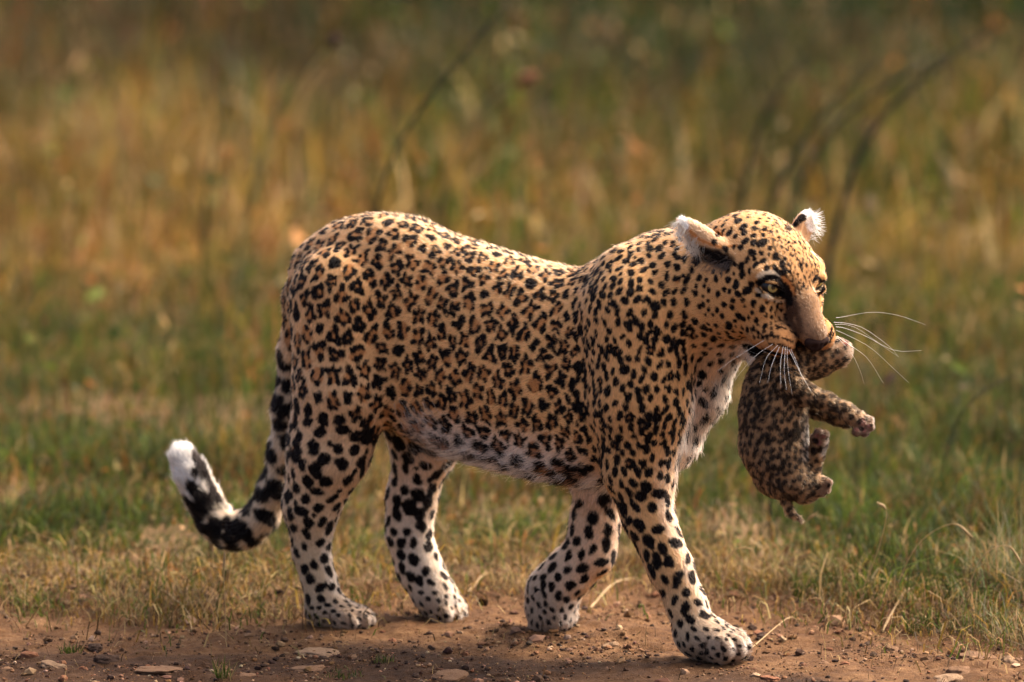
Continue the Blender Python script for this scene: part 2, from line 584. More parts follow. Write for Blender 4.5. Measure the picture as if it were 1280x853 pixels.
def mixcol(pal, wts, n):
    wts = wts / wts.sum(1, keepdims=True)
    r = RNG.random(n)[:, None]
    k = (r > np.cumsum(wts, 1)).sum(1).clip(0, len(pal) - 1)
    c = np.array(pal)[k]
    return c * RNG.uniform(0.45, 1.45, n)[:, None] * (1 + RNG.normal(0, 0.06, (n, 3)))

def field_grass(name, n, y0, y1, xw, hfun, wd, segs, seed, clumps, label_wts, pw=1.0, lean=0.8, soft=0.0):
    """a clumped sward: most blades grow out of a few hundred tussocks"""
    cy = y0 + (y1 - y0) * RNG.random(clumps) ** pw
    cx = RNG.uniform(-1, 1, clumps) * (xw + 0.12 * np.maximum(cy, 0))
    k = RNG.integers(0, clumps, n)
    spread = RNG.normal(0, 1, (n, 2)) * (0.03 + 0.02 * np.maximum(cy[k], 0.2)[:, None])
    lone = RNG.random(n) < 0.35
    x = np.where(lone, RNG.uniform(-1, 1, n) * (xw + 0.12 * y1), cx[k] + spread[:, 0])
    y = np.where(lone, y0 + (y1 - y0) * RNG.random(n) ** pw, cy[k] + spread[:, 1])
    P = np.stack([x, y, np.zeros(n)], 1)
    e = path_edge(x) + 0.15 * fbm(P, 0.28, 5, 3)
    thin = sstep(0.0, 0.35, y - e) * 0.9 + 0.1
    thin *= sstep(-0.75, 0.1, fbm(P, 0.35, 3, seed + 50) + 0.5 * fbm(P, 1.1, 2, seed + 55)) * 0.85 + 0.15
    thin *= 1 - 0.78 * np.exp(-((x + 0.74) / 0.26) ** 2 - ((y - 2.2) / 0.30) ** 2) - 0.6 * np.exp(-((x + 0.45) / 0.16) ** 2 - ((y - 2.0) / 0.16) ** 2)
    keep = (y > e - 0.05 * RNG.random(n) ** 2) & (RNG.random(n) < sstep(y0 - 0.01, y0 + soft + 0.01, y)) & (RNG.random(n) < thin)
    P = P[keep]; k = k[keep]; m = len(P)
    P[:, 2] = gz(P[:, 0], P[:, 1]) - 0.004
    H = hfun(P) * RNG.uniform(0.45, 1.25, m) * (0.8 + 0.35 * vnoise(np.stack([cx[k], cy[k], 0 * cy[k]], 1), 0.1, seed))
    Wd = wd * RNG.uniform(0.6, 1.4, m)
    bend = np.abs(RNG.normal(lean, 0.55, m))
    th = RNG.uniform(0, 2 * math.pi, m)
    bd = np.stack([np.cos(th) + 0.25, np.sin(th)], 1)
    c = mixcol([GREEN, DKGREEN, OCHRE, STRAW, RUST, BROWN], label_wts(P), m)
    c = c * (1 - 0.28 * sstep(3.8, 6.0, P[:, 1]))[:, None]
    c = c * np.clip(1 + 0.55 * fbm(P, 0.45, 3, seed + 90) + 0.3 * vnoise(P, 0.12, seed + 95), 0.35, 1.8)[:, None]
    me = blades(name, P, H, Wd, bend, bd, c, segs)
    return tag(link_mesh(name, me, M_blade), kind='stuff')
def w_near(P):
    a = fbm(P, 0.40, 3, 61); b = fbm(P, 0.25, 3, 67)
    e = sstep(-0.02, 0.30, P[:, 1] - path_edge(P[:, 0]) + 0.12 * a)
    g = np.clip(0.85 + 1.2 * a, 0.15, 1.8) * (0.55 + 0.45 * e)
    d = np.clip(0.45 - 0.8 * a, 0.08, 1.1)
    return np.stack([g * 1.3, g * 1.2, d * 0.42, d * 0.26 + 0.05 * (1 - e), 0.10 + 0.4 * np.clip(b, 0, 1), 0.35 + 0.40 * (1 - e)], 1)
def w_far(P):
    x, y = P[:, 0], P[:, 1]
    a = fbm(P, 0.7, 3, 71); b = fbm(P, 0.45, 3, 77)
    left = sstep(0.2, -0.5, x)
    rust = 0.35 * left * sstep(1.6, 3.0, y) * sstep(5.2, 3.6, y) + 0.5 * np.clip(b + 0.5 * fbm(P, 1.3, 2, 79), 0, 1)
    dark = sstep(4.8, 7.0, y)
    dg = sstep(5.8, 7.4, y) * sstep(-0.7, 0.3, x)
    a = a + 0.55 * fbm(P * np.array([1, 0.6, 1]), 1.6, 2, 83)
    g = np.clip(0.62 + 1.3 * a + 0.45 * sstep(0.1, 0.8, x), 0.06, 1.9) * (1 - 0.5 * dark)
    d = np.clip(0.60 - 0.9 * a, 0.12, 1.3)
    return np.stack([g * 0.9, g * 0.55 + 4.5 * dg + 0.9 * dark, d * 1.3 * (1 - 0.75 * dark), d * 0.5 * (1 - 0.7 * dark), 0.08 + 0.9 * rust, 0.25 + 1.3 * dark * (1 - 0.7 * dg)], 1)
def w_mix(P):
    t = sstep(1.0, 3.2, P[:, 1])[:, None]
    return w_near(P) * (1 - t) + w_far(P) * t
def h_near(P):
    return (0.056 + 0.050 * sstep(0.1, 1.6, P[:, 1] - path_edge(P[:, 0]))) * (1 + 0.75 * vnoise(P, 0.20, 90))
def h_mid(P): return (0.075 + 0.13 * sstep(1.5, 5.5, P[:, 1])) * (1 + 0.6 * vnoise(P, 0.4, 91))
def h_far(P): return (0.12 + 0.20 * sstep(2.8, 6.5, P[:, 1]) + 0.06 * sstep(0.35, 0.8, P[:, 0]) * sstep(2.8, 3.6, P[:, 1])) * (1 + 0.75 * vnoise(P, 0.7, 93))
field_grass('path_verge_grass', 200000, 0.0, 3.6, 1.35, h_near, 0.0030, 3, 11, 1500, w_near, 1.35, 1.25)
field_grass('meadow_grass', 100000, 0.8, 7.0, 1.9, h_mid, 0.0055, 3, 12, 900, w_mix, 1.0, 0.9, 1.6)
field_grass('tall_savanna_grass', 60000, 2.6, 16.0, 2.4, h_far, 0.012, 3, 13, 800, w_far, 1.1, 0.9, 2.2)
# broad leaves, dead leaves and seed heads among the grass
def leaves(name, n, y0, y1, xw, size, hmax, pal, wts, seed):
    y = y0 + (y1 - y0) * RNG.random(n) ** 1.2
    x = RNG.uniform(-1, 1, n) * (xw + 0.12 * y)
    P = np.stack([x, y, 0 * x], 1)
    k = (fbm(P, 0.5, 3, seed) + RNG.normal(0, 0.15, n) > -0.05) & (y > path_edge(x) + 0.12)
    P = P[k]; n = len(P)
    P[:, 2] = gz(P[:, 0], P[:, 1]) + RNG.random(n) ** 1.3 * hmax * (0.35 + 0.65 * sstep(0.5, 4.5, P[:, 1]))
    Ls = size * np.exp(RNG.normal(0, 0.4, n)); Wl = Ls * RNG.uniform(0.25, 0.5, n)
    d = unit(RNG.normal(0, 1, (n, 3)) * np.array([1, 1, 0.7])); sd = unit(np.cross(d, RNG.normal(0, 1, (n, 3)))); nn = np.cross(d, sd)
    c = lambda a, b, h: P + d * (a * Ls)[:, None] + sd * (b * Wl)[:, None] + nn * (h * Ls)[:, None]
    V = np.stack([c(-.5, 0, 0), c(-.2, -.45, .06), c(-.2, .45, .06), c(.15, -.5, .05), c(.15, .5, .05), c(.5, 0, -.12), c(0, 0, 0.0)], 1)
    tri = np.array([[0, 1, 6], [6, 2, 0], [1, 3, 6], [6, 4, 2], [3, 5, 6], [6, 5, 4]])
    F = (np.arange(n)[:, None, None] * 7 + tri[None]).reshape(-1, 3)
    C = np.repeat(mixcol(pal, np.tile(np.array([wts], float), (n, 1)), n), 7, axis=0)
    return tag(link_mesh(name, np_mesh(name, V.reshape(-1, 3), F, C, smooth=False), M_blade), kind='stuff')
ORANGE = np.array([0.32, 0.125, 0.034])
leaves('low_meadow_leaves', 26000, 0.15, 3.6, 1.5, 0.011, 0.075, [GREEN * 1.4, DKGREEN, STRAW, ORANGE, BROWN], [1.1, 0.9, 0.7, 0.3, 0.8], 41)
leaves('tall_meadow_leaves', 16000, 2.0, 12.0, 2.2, 0.020, 0.28, [GREEN * 1.5, DKGREEN, STRAW, ORANGE, BROWN], [0.9, 0.9, 0.8, 0.5, 0.9], 43)

# ================================================================== LEOPARD
def PXr(p): return p * PX
REG = {  # base colour, fur length, spot spacing, spot radius, rosette share, elongation, ink strength
    'flank': ((0.64, 0.345, 0.135), 0.0094, 0.0225, 0.0094, 0.97, 1.25, 1.0),
    'rump': ((0.59, 0.322, 0.132), 0.0088, 0.0245, 0.0100, 0.94, 1.3, 1.0),
    'thigh': ((0.63, 0.410, 0.225), 0.0088, 0.0236, 0.0110, 0.12, 1.3, 1.0),
    'shank': ((0.48, 0.335, 0.195), 0.0076, 0.0195, 0.0090, 0.0, 1.3, 1.0),
    'paw': ((0.30, 0.210, 0.138), 0.0072, 0.0115, 0.0040, 0.0, 1.3, 0.95),
    'shoulder': ((0.61, 0.322, 0.122), 0.0088, 0.0140, 0.0064, 0.10, 1.45, 1.0),
    'arm': ((0.59, 0.325, 0.130), 0.0080, 0.0204, 0.0097, 0.0, 1.4, 1.0),
    'neck': ((0.58, 0.308, 0.118), 0.0095, 0.0142, 0.0060, 0.08, 1.45, 1.0),
    'chest': ((0.64, 0.540, 0.420), 0.014, 0.0260, 0.0078, 0.0, 1.8, 0.9),
    'belly': ((0.80, 0.720, 0.620), 0.030, 0.0400, 0.0120, 0.0, 1.6, 0.95),
    'head': ((0.46, 0.228, 0.082), 0.0056, 0.0170, 0.0055, 0.0, 1.2, 1.0),
    'muzzle': ((0.150, 0.092, 0.056), 0.0050, 0.0200, 0.0020, 0.0, 1.2, 0.0),
    'pad': ((0.40, 0.180, 0.064), 0.0040, 0.0200, 0.0020, 0.0, 1.2, 0.0),
    'chin':     ((0.70, 0.600, 0.480), 0.010, 0.0200, 0.0030, 0.0, 1.2, 0.3),
    'ear': ((0.42, 0.250, 0.130), 0.006, 0.0200, 0.0030, 0.0, 1.2, 0.0),
    'tail': ((0.54, 0.390, 0.240), 0.0130, 0.0320, 0.0178, 0.0, 1.25, 1.0),
    'tailtip': ((0.58, 0.530, 0.460), 0.0150, 0.0360, 0.0130, 0.0, 1.3, 0.0),
}
L = Field((-0.60, -0.34, -0.03), (0.56, 0.42, 0.74), 0.0034)
SH = 4.0                                           # pixels of fur thickness taken off every radius
BACK = -A_ + np.array([0, 0, -0.35])
DOWN = np.array([0, 0, -1.0]) - 0.2 * A_
# --- torso, lofted through stations (u, top v, bottom v, half width m)
ST = [(372, 318, 400, .035, 'rump'), (392, 290, 450, .070, 'rump'), (425, 270, 500, .092, 'rump'), (470, 262, 530, .102, 'rump'), (520, 267, 552, .104, 'flank'),
      (560, 288, 568, .104, 'flank'), (620, 307, 586, .112, 'flank'), (680, 325, 600, .114, 'flank'), (726, 334, 607, .108, 'flank'), (754, 320, 609, .106, 'flank'), (790, 303, 608, .106, 'shoulder'), (835, 300, 588, .085, 'shoulder'), (862, 306, 548, .055, 'chest')]
tq = []; zc = []; hh_ = []; ww = []
for (u, t, b, w, r) in ST:
    pt = atL(u, t + SH, 0); pb = atL(u, b - SH, 0)
    tq.append(A_ @ (pt + pb) / 2); zc.append((pt[2] + pb[2]) / 2); hh_.append((pt[2] - pb[2]) / 2); ww.append(w - 0.004)
tq = np.array(tq)
def loft(P):
    X, Y, Z = P
    t = X * A_[0] + Y * A_[1]; l = X * B_[0] + Y * B_[1] - CB
    tt = np.linspace(tq[0], tq[-1], 200)
    sm = lambda y: np.convolve(np.pad(np.interp(tt, tq, y), 6, mode='edge'), np.ones(13) / 13, 'valid')
    c = np.interp(t, tt, sm(zc)); h = np.interp(t, tt, sm(hh_)); w = np.interp(t, tt, sm(ww))
    # ribs widest a little below the middle, narrowing to the spine
    zz = (Z - c) / h
    wz = w * (1.0 - 0.10 * zz)
    d = (np.sqrt((np.abs(l) / wz) ** 2.2 + np.abs(zz) ** 2.2 + 1e-9) - 1) * np.minimum(w, h)
    cap = np.maximum(tq[0] - t, t - tq[-1])
    return np.maximum(d, cap)
for reg, lo_, hi_ in (('rump', 0, 3.4), ('flank', 3.4, 8.9), ('shoulder', 8.9, 12)):
    ta_, tb_ = np.interp([lo_, hi_], np.arange(len(tq)), tq)
    fn = (lambda a, b: (lambda P: np.maximum(loft(P), np.maximum(a - (P[0] * A_[0] + P[1] * A_[1]), (P[0] * A_[0] + P[1] * A_[1]) - b))))(ta_, tb_)
    L.prims.append((fn, reg, BACK))
L.add(loft, (-0.5, -0.3, 0.1), (0.5, 0.4, 0.75), 0.02)
def chain(pts, reg_list, sq=1.0, k=0.03, flow=None, at=atL):
    """pts: (u, v, r px, l)"""
    for i in range(len(pts) - 1):
        (u0, v0, r0, l0), (u1, v1, r1, l1) = pts[i], pts[i + 1]
        L.cone(at(u0, v0, l0), PXr(r0 - SH), at(u1, v1, l1), PXr(r1 - SH), k, reg_list[min(i, len(reg_list) - 1)], sq, flow)
def paw(u, v, ru, rv, l, reg='paw', tilt=0.0, toes=True, wl=0.038):
    """a cat's paw: a wide pad with four toes along its front"""
    c = atL(u, v, l)
    f = A_ * math.cos(tilt) + np.array([0, 0, -1.0]) * math.sin(tilt)
    upv = np.cross(f, B_); upv = upv if upv[2] > 0 else -upv
    M = np.stack([f, B_, upv])
    a = PXr(ru) * 0.98; h = PXr(rv)
    L.ell(c - f * a * 0.18, M, (a * 0.82, wl, h), 0.02, reg, f)
    for q, (y, x) in enumerate(((-0.72, 0.38), (-0.25, 0.60), (0.25, 0.60), (0.72, 0.38))):
        L.ell(c + f * a * x + B_ * wl * y - upv * h * 0.22, M, (a * 0.42, wl * 0.33, h * 0.72), 0.007, reg, f)
# neck
for (u0, v0, r0, u1, v1, r1, reg) in ((796, 402, 84, 842, 374, 82, 'shoulder'), (842, 374, 82, 888, 362, 76, 'neck'), (888, 362, 76, 920, 352, 64, 'neck')):
    L.cone(atL(u0, v0, 0.0), PXr(r0 - SH), atL(u1, v1, 0.0), PXr(r1 - SH), 0.03, reg, 0.95, BACK)
chain([(908, 425, 30, 0.0), (878, 494, 27, 0.01), (842, 562, 22, 0.01)], ['chest'], 1.0, 0.04, DOWN)
# near hind leg
chain([(432, 375, 76, -0.045), (430, 484, 69, -0.066), (411, 562, 57, -0.07), (389, 632, 40, -0.066), (389, 690, 27, -0.062), (403, 742, 27, -0.06)], ['rump', 'thigh', 'thigh', 'shank', 'shank'], 0.88, 0.012)
paw(424, 769, 47, 22, -0.06)
# far hind leg
chain([(470, 400, 72, 0.045), (533, 545, 47, 0.066), (514, 625, 32, 0.066), (511, 668, 29, 0.064), (524, 710, 29, 0.062), (538, 735, 30, 0.06)], ['thigh', 'thigh', 'shank', 'shank', 'shank'], 0.85, 0.03)
paw(553, 754, 37, 24, 0.06, tilt=0.6)
# near fore leg
chain([(800, 395, 82, -0.045), (800, 500, 70, -0.062), (798, 585, 49, -0.066), (810, 645, 36, -0.07), (838, 710, 31, -0.072), (858, 755, 28, -0.074), (868, 786, 31, -0.075)], ['shoulder', 'shoulder', 'arm', 'arm', 'arm', 'shank'], 0.90, 0.011)
L.cone(atL(783, 345, -0.045), PXr(38), atL(800, 480, -0.080), PXr(52), 0.016, 'shoulder', 0.80, DOWN)
paw(893, 801, 46, 27, -0.075, wl=0.042)
# far fore leg, wrist folded
chain([(775, 470, 60, 0.045), (752, 590, 38, 0.056), (744, 655, 32, 0.058), (738, 690, 32, 0.058), (712, 716, 32, 0.058), (690, 735, 31, 0.058)], ['shoulder', 'arm', 'arm', 'arm', 'shank'], 0.9, 0.025)
paw(690, 762, 30, 32, 0.058, tilt=1.1, wl=0.036)
L.cone(atL(690, 740, 0.058), PXr(30), atL(692, 770, 0.058), PXr(28), 0.02, 'paw', 1.0)
# tail
TAILP = [(398, 325, 28), (378, 372, 26), (367, 440, 21), (359, 510, 20), (353, 565, 20), (342, 612, 21), (327, 645, 23), (307, 663, 24), (287, 664, 24), (269, 650, 24), (254, 624, 23), (240, 594, 22), (229, 572, 21)]
chain([(u, v, r, 0.01) for u, v, r in TAILP], ['rump'] * 2 + ['tail'] * 8 + ['tailtip'] * 2, 1.0, 0.02)
# --- head
HC = atL(945, 338, -0.01)
PSI = math.radians(40); TH = math.radians(20)
HF = np.array([math.sin(PSI) * math.cos(TH), -math.cos(PSI) * math.cos(TH), -math.sin(TH)])
HR = np.array([math.cos(PSI), math.sin(PSI), 0.0])
HU = np.cross(HR, HF); HU = HU if HU[2] > 0 else -HU
HM = np.stack([HF, HR, HU]); HS = 1.15
def hp(x, y, z): return HC + HS * (x * HF + y * HR + z * HU)
def hflow(V):
    return unit(V - hp(0.16, 0, 0.03)) 
def hell(x, y, z, a, b, c, k, reg, cut=False):
    L.ell(hp(x, y, z), HM, np.array((a, b, c)) * HS, k, reg, hflow, cut)
def hcone(a, ra, b, rb, k, reg):
    L.cone(hp(*a), ra * HS, hp(*b), rb * HS, k, reg, 1.0, hflow)
hell(-0.005, 0, 0.004, .083, .073, .074, .03, 'head')
hell(.040, 0, .020, .050, .052, .046, .03, 'head')
for s in (-1, 1):
    hell(.010, s * .046, -.036, .058, .038, .052, .03, 'head')          # cheek
    hcone((.076, s * .020, .033), .0155, (.060, s * .050, .031), .012, .014, 'head')   # brow
    hcone((.070, s * .050, -.010), .012, (.048, s * .064, -.006), .012, .016, 'head') # cheekbone
    hell(.064, s * .042, -.026, .030, .021, .028, .012, 'head')         # below the eye
    hell(.106, s * .036, -.047, .030, .024, .023, .004, 'pad')          # whisker pad
    hell(.080, s * .039, -.047, .034, .023, .024, .008, 'pad')
hcone((.060, 0, .026), .026, (.098, 0, .000), .0225, .016, 'muzzle')    # bridge of the nose
hcone((.098, 0, .000), .0225, (.132, 0, -.027), .0205, .008, 'muzzle')
hell(.074, 0, -.032, .046, .027, .028, .012, 'pad')
hcone((.012, 0, -.085), .030, (.085, 0, -.112), .017, .02, 'chin')      # lower jaw, let down round the cub
EYE = {}
for s in (-1, 1):
    EYE[s] = hp(.0715, s * .0385, .0165)
    ed = unit(HF * 0.86 + s * HR * 0.45 + HU * 0.10)
    et = unit(HR * s * 0.85 - HF * 0.45 + HU * 0.30)       # along the slanted slit
    et = unit(et - ed * (et @ ed)); eu = np.cross(ed, et); eu = eu if eu @ HU > 0 else -eu
    c0 = EYE[s] + ed * .0185
    for q in (-1, 1):                                       # lids
        L.cone(c0 - et * .020 + eu * (q * .005) - ed * .006, .0035, c0 + eu * (q * .0110 - .0008) - ed * .001, .0056, .006, 'head', 1.0, hflow)
        L.cone(c0 + eu * (q * .0110 - .0008) - ed * .001, .0056, c0 + et * .018 + eu * (q * .005) - ed * .008, .0035, .006, 'head', 1.0, hflow)
    L.ell(EYE[s] + ed * .016 - eu * .0012, np.stack([ed, et, eu]), (.022, .0200, .0070), .004, None, None, True)
# ears: the near one is folded back and shows its back, the far one its white inside
def ear(base, tip, face, wid, k=0.012, off=0.016, thick=0.015):
    ax_ = unit(tip - base); face = unit(face - ax_ * (face @ ax_)); sd = np.cross(ax_, face)
    Ln = np.linalg.norm(tip - base)
    M = np.stack([ax_, face, sd]); c = (base + tip) / 2
    L.ell(c, M, (Ln * 0.60, thick, wid), k, 'ear', ax_)
    L.ell(c + face * off + ax_ * 0.006, M, (Ln * 0.50, thick * 1.05, wid * 0.76), 0.005, None, None, True)
ear(atY(919, 329, HC[1] - 0.058), atY(853, 279, HC[1] - 0.030), np.array([0.25, 0.95, 0.25]), 0.020, 0.010, 0.018, 0.016)
ear(atY(994, 308, HC[1] + 0.045), atY(1011, 268, HC[1] + 0.06), np.array([0.85, -0.45, -0.1]), 0.027)

LV, LF = L.mesh(2)
LN = vert_normals(LV, LF)
names, WT, FLOW = L.props(LV)
def field(ix): return WT @ np.array([REG[n][ix] for n in names], float)
base = WT @ np.array([REG[n][0] for n in names], float)
flen = field(1); spc = field(2); srad = field(3); ros = field(4); elo = field(5); ink = field(6)
wn = {n: WT[:, names.index(n)] for n in names}
# pale underside: belly, inside of the legs, front of the chest
tl = LV @ A_; ll = LV @ B_ - CB
bel_z = np.interp(tl, tq, np.array(zc) - np.array(hh_))
torso = wn['flank'] + wn['shoulder'] * sstep(0.075, 0.045, np.abs(ll)) + wn['rump'] + wn['thigh'] * 0.4
pale = sstep(0.115, 0.015, LV[:, 2] - bel_z + 0.020 * fbm(LV, 0.05, 3, 4)) * sstep(0.55, 0.0, LN[:, 2]) * torso * sstep(-0.22, -0.12, tl)
inner = np.maximum(sstep(0.15, 0.7, (LN @ B_)) * (ll < 0), sstep(0.15, 0.7, -(LN @ B_)) * (ll > 0)) * (wn['arm'] + wn['shank'] + wn['thigh']) * (LV[:, 2] < 0.34)
frontw = sstep(0.70, 1.0, LN @ unit(A_ - 0.2 * B_)) * (wn['shank'] + wn['arm'] + wn['paw']) * 0.35
pale = np.clip(np.maximum(np.maximum(pale, inner * 0.28), frontw), 0, 1)
tanchest = (wn['chest'] * sstep(0.75, 0.15, LN @ unit(A_ + 0.15 * B_)))[:, None]
base = base * (1 - tanchest) + np.array(REG['shoulder'][0]) * tanchest
cream = np.array(REG['belly'][0])
base = base * (1 - pale[:, None]) + cream * pale[:, None]
bl = sstep(0.085, 0.01, LV[:, 2] - bel_z) * torso * sstep(-0.20, -0.10, tl) * (LN[:, 2] < 0.4)
flen = flen * (1 - bl) + 0.026 * bl
spc = spc * (1 - bl) + 0.042 * bl; srad = srad * (1 - bl) + 0.0125 * bl; ros = ros * (1 - 0.7 * bl)
base *= (1 + 0.10 * fbm(LV, 0.06, 3, 12))[:, None]
dust = (0.55 * sstep(0.045, 0.0, LV[:, 2] + 0.012 * fbm(LV, 0.02, 2, 17)))[:, None]
base = base * (1 - dust) + np.array([0.20, 0.11, 0.058]) * dust
INKS = {'black': (0.006, 0.0045, 0.004), 'orange': (0.38, 0.140, 0.040), 'cream': (0.58, 0.43, 0.27), 'white': (0.82, 0.78, 0.72), 'brown': (0.055, 0.028, 0.016), 'pink': (0.30, 0.15, 0.11)}
MK = Marks()
bvh = BVHTree.FromPolygons(LV.tolist(), LF.tolist())
def shoot(u, v):
    h = bvh.ray_cast(Vector(CAM), Vector(unit(ray(u, v))))
    return (np.array(h[0]), np.array(h[1])) if h[0] is not None else (None, None)
headw = wn['head'] + wn['muzzle'] + wn['pad'] + wn['chin'] + wn['ear']
view = unit(CAM - LV)
hand = (headw > 0.5) & ((LN * view).sum(1) > 0.12)           # the side of the face drawn mark by mark below
# rosettes: one cell per seed, a broken black ring round a darker middle, pale net between the cells
STR = np.array([1.0, 1.0, 0.78])
seeds = poisson(LV * STR, spc * 0.92, ros > 0.33, 90000)
SD = LV[seeds] * STR; SS = spc[seeds]; SN = LN[seeds]
Sk = RNG.integers(3, 6, len(seeds)); Sp = RNG.uniform(0, 6.28, len(seeds)); Sol = RNG.random(len(seeds)) > ros[seeds] * 0.97; Sw = RNG.uniform(0.76, 1.06, len(seeds)); Sj = RNG.random((len(seeds), 7))
kds = kdtree.KDTree(len(SD))
for q, p_ in enumerate(SD.tolist()): kds.insert(p_, q)
kds.balance()
def rosettes(P, C, rw):
    ix = np.flatnonzero(rw > 0.36)
    Q = P[ix] * STR
    w_ = np.stack([vnoise(P[ix], 0.011, 81 + q) for q in range(3)], 1) * 0.0022 + np.stack([vnoise(P[ix], 0.005, 91 + q) for q in range(3)], 1) * 0.0010
    Q = Q + w_
    a = np.zeros(len(ix), int); d1 = np.zeros(len(ix)); d2 = np.zeros(len(ix))
    for q, p_ in enumerate(Q.tolist()):
        r = kds.find_n(p_, 2)
        a[q] = r[0][1]; d1[q] = r[0][2]; d2[q] = r[1][2]
    t = (d2 - d1) / SS[a]
    e = Q - SD[a]; n_ = SN[a]
    u_ = unit(np.cross(n_, np.array([0, 0, 1.0])) + 1e-6); v_ = np.cross(n_, u_)
    ang = np.arctan2((e * v_).sum(1), (e * u_).sum(1))
    nzl = vnoise(P[ix], 0.0060, 23)
    lobe = np.cos(Sk[a] * ang + Sp[a]) + 0.55 * nzl
    arc = (np.mod(Sk[a] * ang + Sp[a] + math.pi, 2 * math.pi) - math.pi) / Sk[a] * d1
    half = Sw[a] * SS[a] / Sk[a]
    which = np.floor((Sk[a] * ang + Sp[a] + math.pi) / (2 * math.pi)).astype(int) % 7
    keep_ = 0.88 + 0.42 * Sj[a, which]
    vb = 1 - np.sqrt(((t - 0.45) / (0.36 * keep_)) ** 2 + (arc / (half * keep_)) ** 2) + 0.34 * nzl
    ring = sstep(-0.06, 0.16, vb)
    solid = sstep(0.36, 0.46, t + 0.06 * lobe)
    blk = np.where(Sol[a], solid, ring) * (d1 < SS[a] * 0.72)
    org = np.where(Sol[a], 0, sstep(0.20, 0.50, t)) * 0.80 * (d1 < SS[a] * 0.6)
    c = C[ix]
    c = c * (1 - org[:, None]) + np.array(INKS['orange']) * org[:, None]
    c = c * (1 - blk[:, None]) + np.array(INKS['black']) * blk[:, None]
    C = C.copy(); C[ix] = c
    return C
ok = (ink > 0.35) & ~hand & (wn['tailtip'] < 0.4) & (ros < 0.40)
for i in poisson(LV, spc * 1.0, ok, 90000):
    c = LV[i]; n = LN[i]; r = srad[i] * RNG.uniform(0.82, 1.2)
    up_ = np.array([0, 0, 1.0]) + 0.5 * A_ * RNG.normal()
    e = up_ if (wn['flank'][i] + wn['rump'][i] + wn['shoulder'][i] + wn['neck'][i] + wn['chest'][i]) > 0.5 else FLOW[i] * 0.8 + RNG.normal(0, 0.5, 3)
    if wn['tail'][i] > 0.5: e = np.cross(n, FLOW[i]) + RNG.normal(0, 0.2, 3)
    el = math.sqrt(elo[i]) * RNG.uniform(0.9, 1.2)
    if RNG.random() < ros[i]:
        R = spc[i] * 0.33 * RNG.uniform(0.85, 1.15)
        ee = unit(e - n * (n @ e)); e2 = np.cross(n, ee)
        MK.add(c, n, ee, R * 1.15, R * 0.95, 'orange', 0.7, 0.85)
        nb = int(RNG.integers(3, 6)); a0 = RNG.uniform(0, 6.28)
        for q in range(nb):
            a = a0 + 2 * math.pi * (q + RNG.uniform(-0.18, 0.18)) / nb
            if RNG.random() < 0.08: continue
            ring = ee * math.cos(a) * R * 1.2 + e2 * math.sin(a) * R * 0.92
            tan = -ee * math.sin(a) + e2 * math.cos(a)
            MK.add(c + ring, n, tan, r * RNG.uniform(0.75, 1.1) * 3.9 / (nb + 0.4), r * RNG.uniform(0.58, 0.8), 'black')
    else:
        MK.add(c, n, e, r * el, r / el, 'black', 0.22, min(1, ink[i] * 1.1))
        if RNG.random() < 0.22 and wn['arm'][i] + wn['shank'][i] + wn['thigh'][i] < 0.4:
            MK.add(c + np.cross(n, unit(e)) * r * 1.1 + unit(e) * r * 0.4, n, e, r * 0.6, r * 0.5, 'black')
# small solid spots wherever the larger marks left a gap
kdm = kdtree.KDTree(len(MK.m))
for q, m in enumerate(MK.m): kdm.insert(m[0], q)
kdm.balance()
for i in poisson(LV, np.maximum(spc * 0.62, 0.012), (ink > 0.35) & ~hand & (ros < 0.36) & (wn['arm'] + wn['shank'] < 0.5) & (wn['tailtip'] < 0.4) & (wn['paw'] < 0.5) & (wn['tail'] < 0.5), 60000):
    c, q, d = kdm.find(LV[i])
    gap = d - 0.8 * max(MK.m[q][4], MK.m[q][5])
    if gap > 0.0062:
        r = min(gap * 0.62, 0.0072) * RNG.uniform(0.75, 1.05)
        MK.add(LV[i], LN[i], np.array([0, 0, 1.0]) + 0.5 * A_ * RNG.normal(), r * 1.2, r * 0.9, 'black')
# face marks (photograph pixels)
FACE = """48 170 18,120 135 20,90 105 20,85 75 18,15 130 12,78 185 12,122 168 14,172 180 14,220 178 12,175 145 15,185 115 13,225 150 14,215 220 18,172 218 14,130 210 15,255 245 14,282 285 15,210 270 10,165 270 17,103 243 12,138 305 13,108 335 14,70 240 10,30 250 14,218 312 14,180 330 14,240 348 13,150 362 12,112 382 14,75 328 10,40 358 12,42 408 15,82 430 17,70 375 8,158 430 14,135 460 18,22 455 12,48 465 12,92 480 14,65 512 14,20 530 13,62 545 14,115 510 10,170 525 14,195 485 12,215 552 14,125 540 8,95 590 16,145 597 10,165 575 10,182 612 12,260 555 11,290 545 11,262 598 10,228 640 11,195 680 9,215 697 8,120 605 12,140 660 11,170 655 10,45 640 17,55 700 18,125 745 12,300 190 8,315 240 8,330 300 9,350 170 8,345 330 8,350 215 8,375 255 8,390 300 8,410 330 8,415 355 8,440 335 9,395 380 8,425 435 8,400 420 7,370 410 7,380 215 8,265 130 8,240 110 8,150 75 8,200 95 8,290 160 8,330 205 6,360 235 6,400 270 6,420 300 6,365 285 6,340 255 6,270 200 8,300 300 8,355 365 7,450 300 7,470 370 6,455 395 6,430 390 6,235 590 8,280 575 8,310 560 8,240 520 8,275 520 7,310 525 7,340 540 7,330 585 7,300 600 7,-15 180 12,-30 215 12,-10 330 12,-20 400 13,-12 480 13,-15 560 12,10 590 12,-20 640 13,-30 700 14,0 740 14"""
FACEP = []
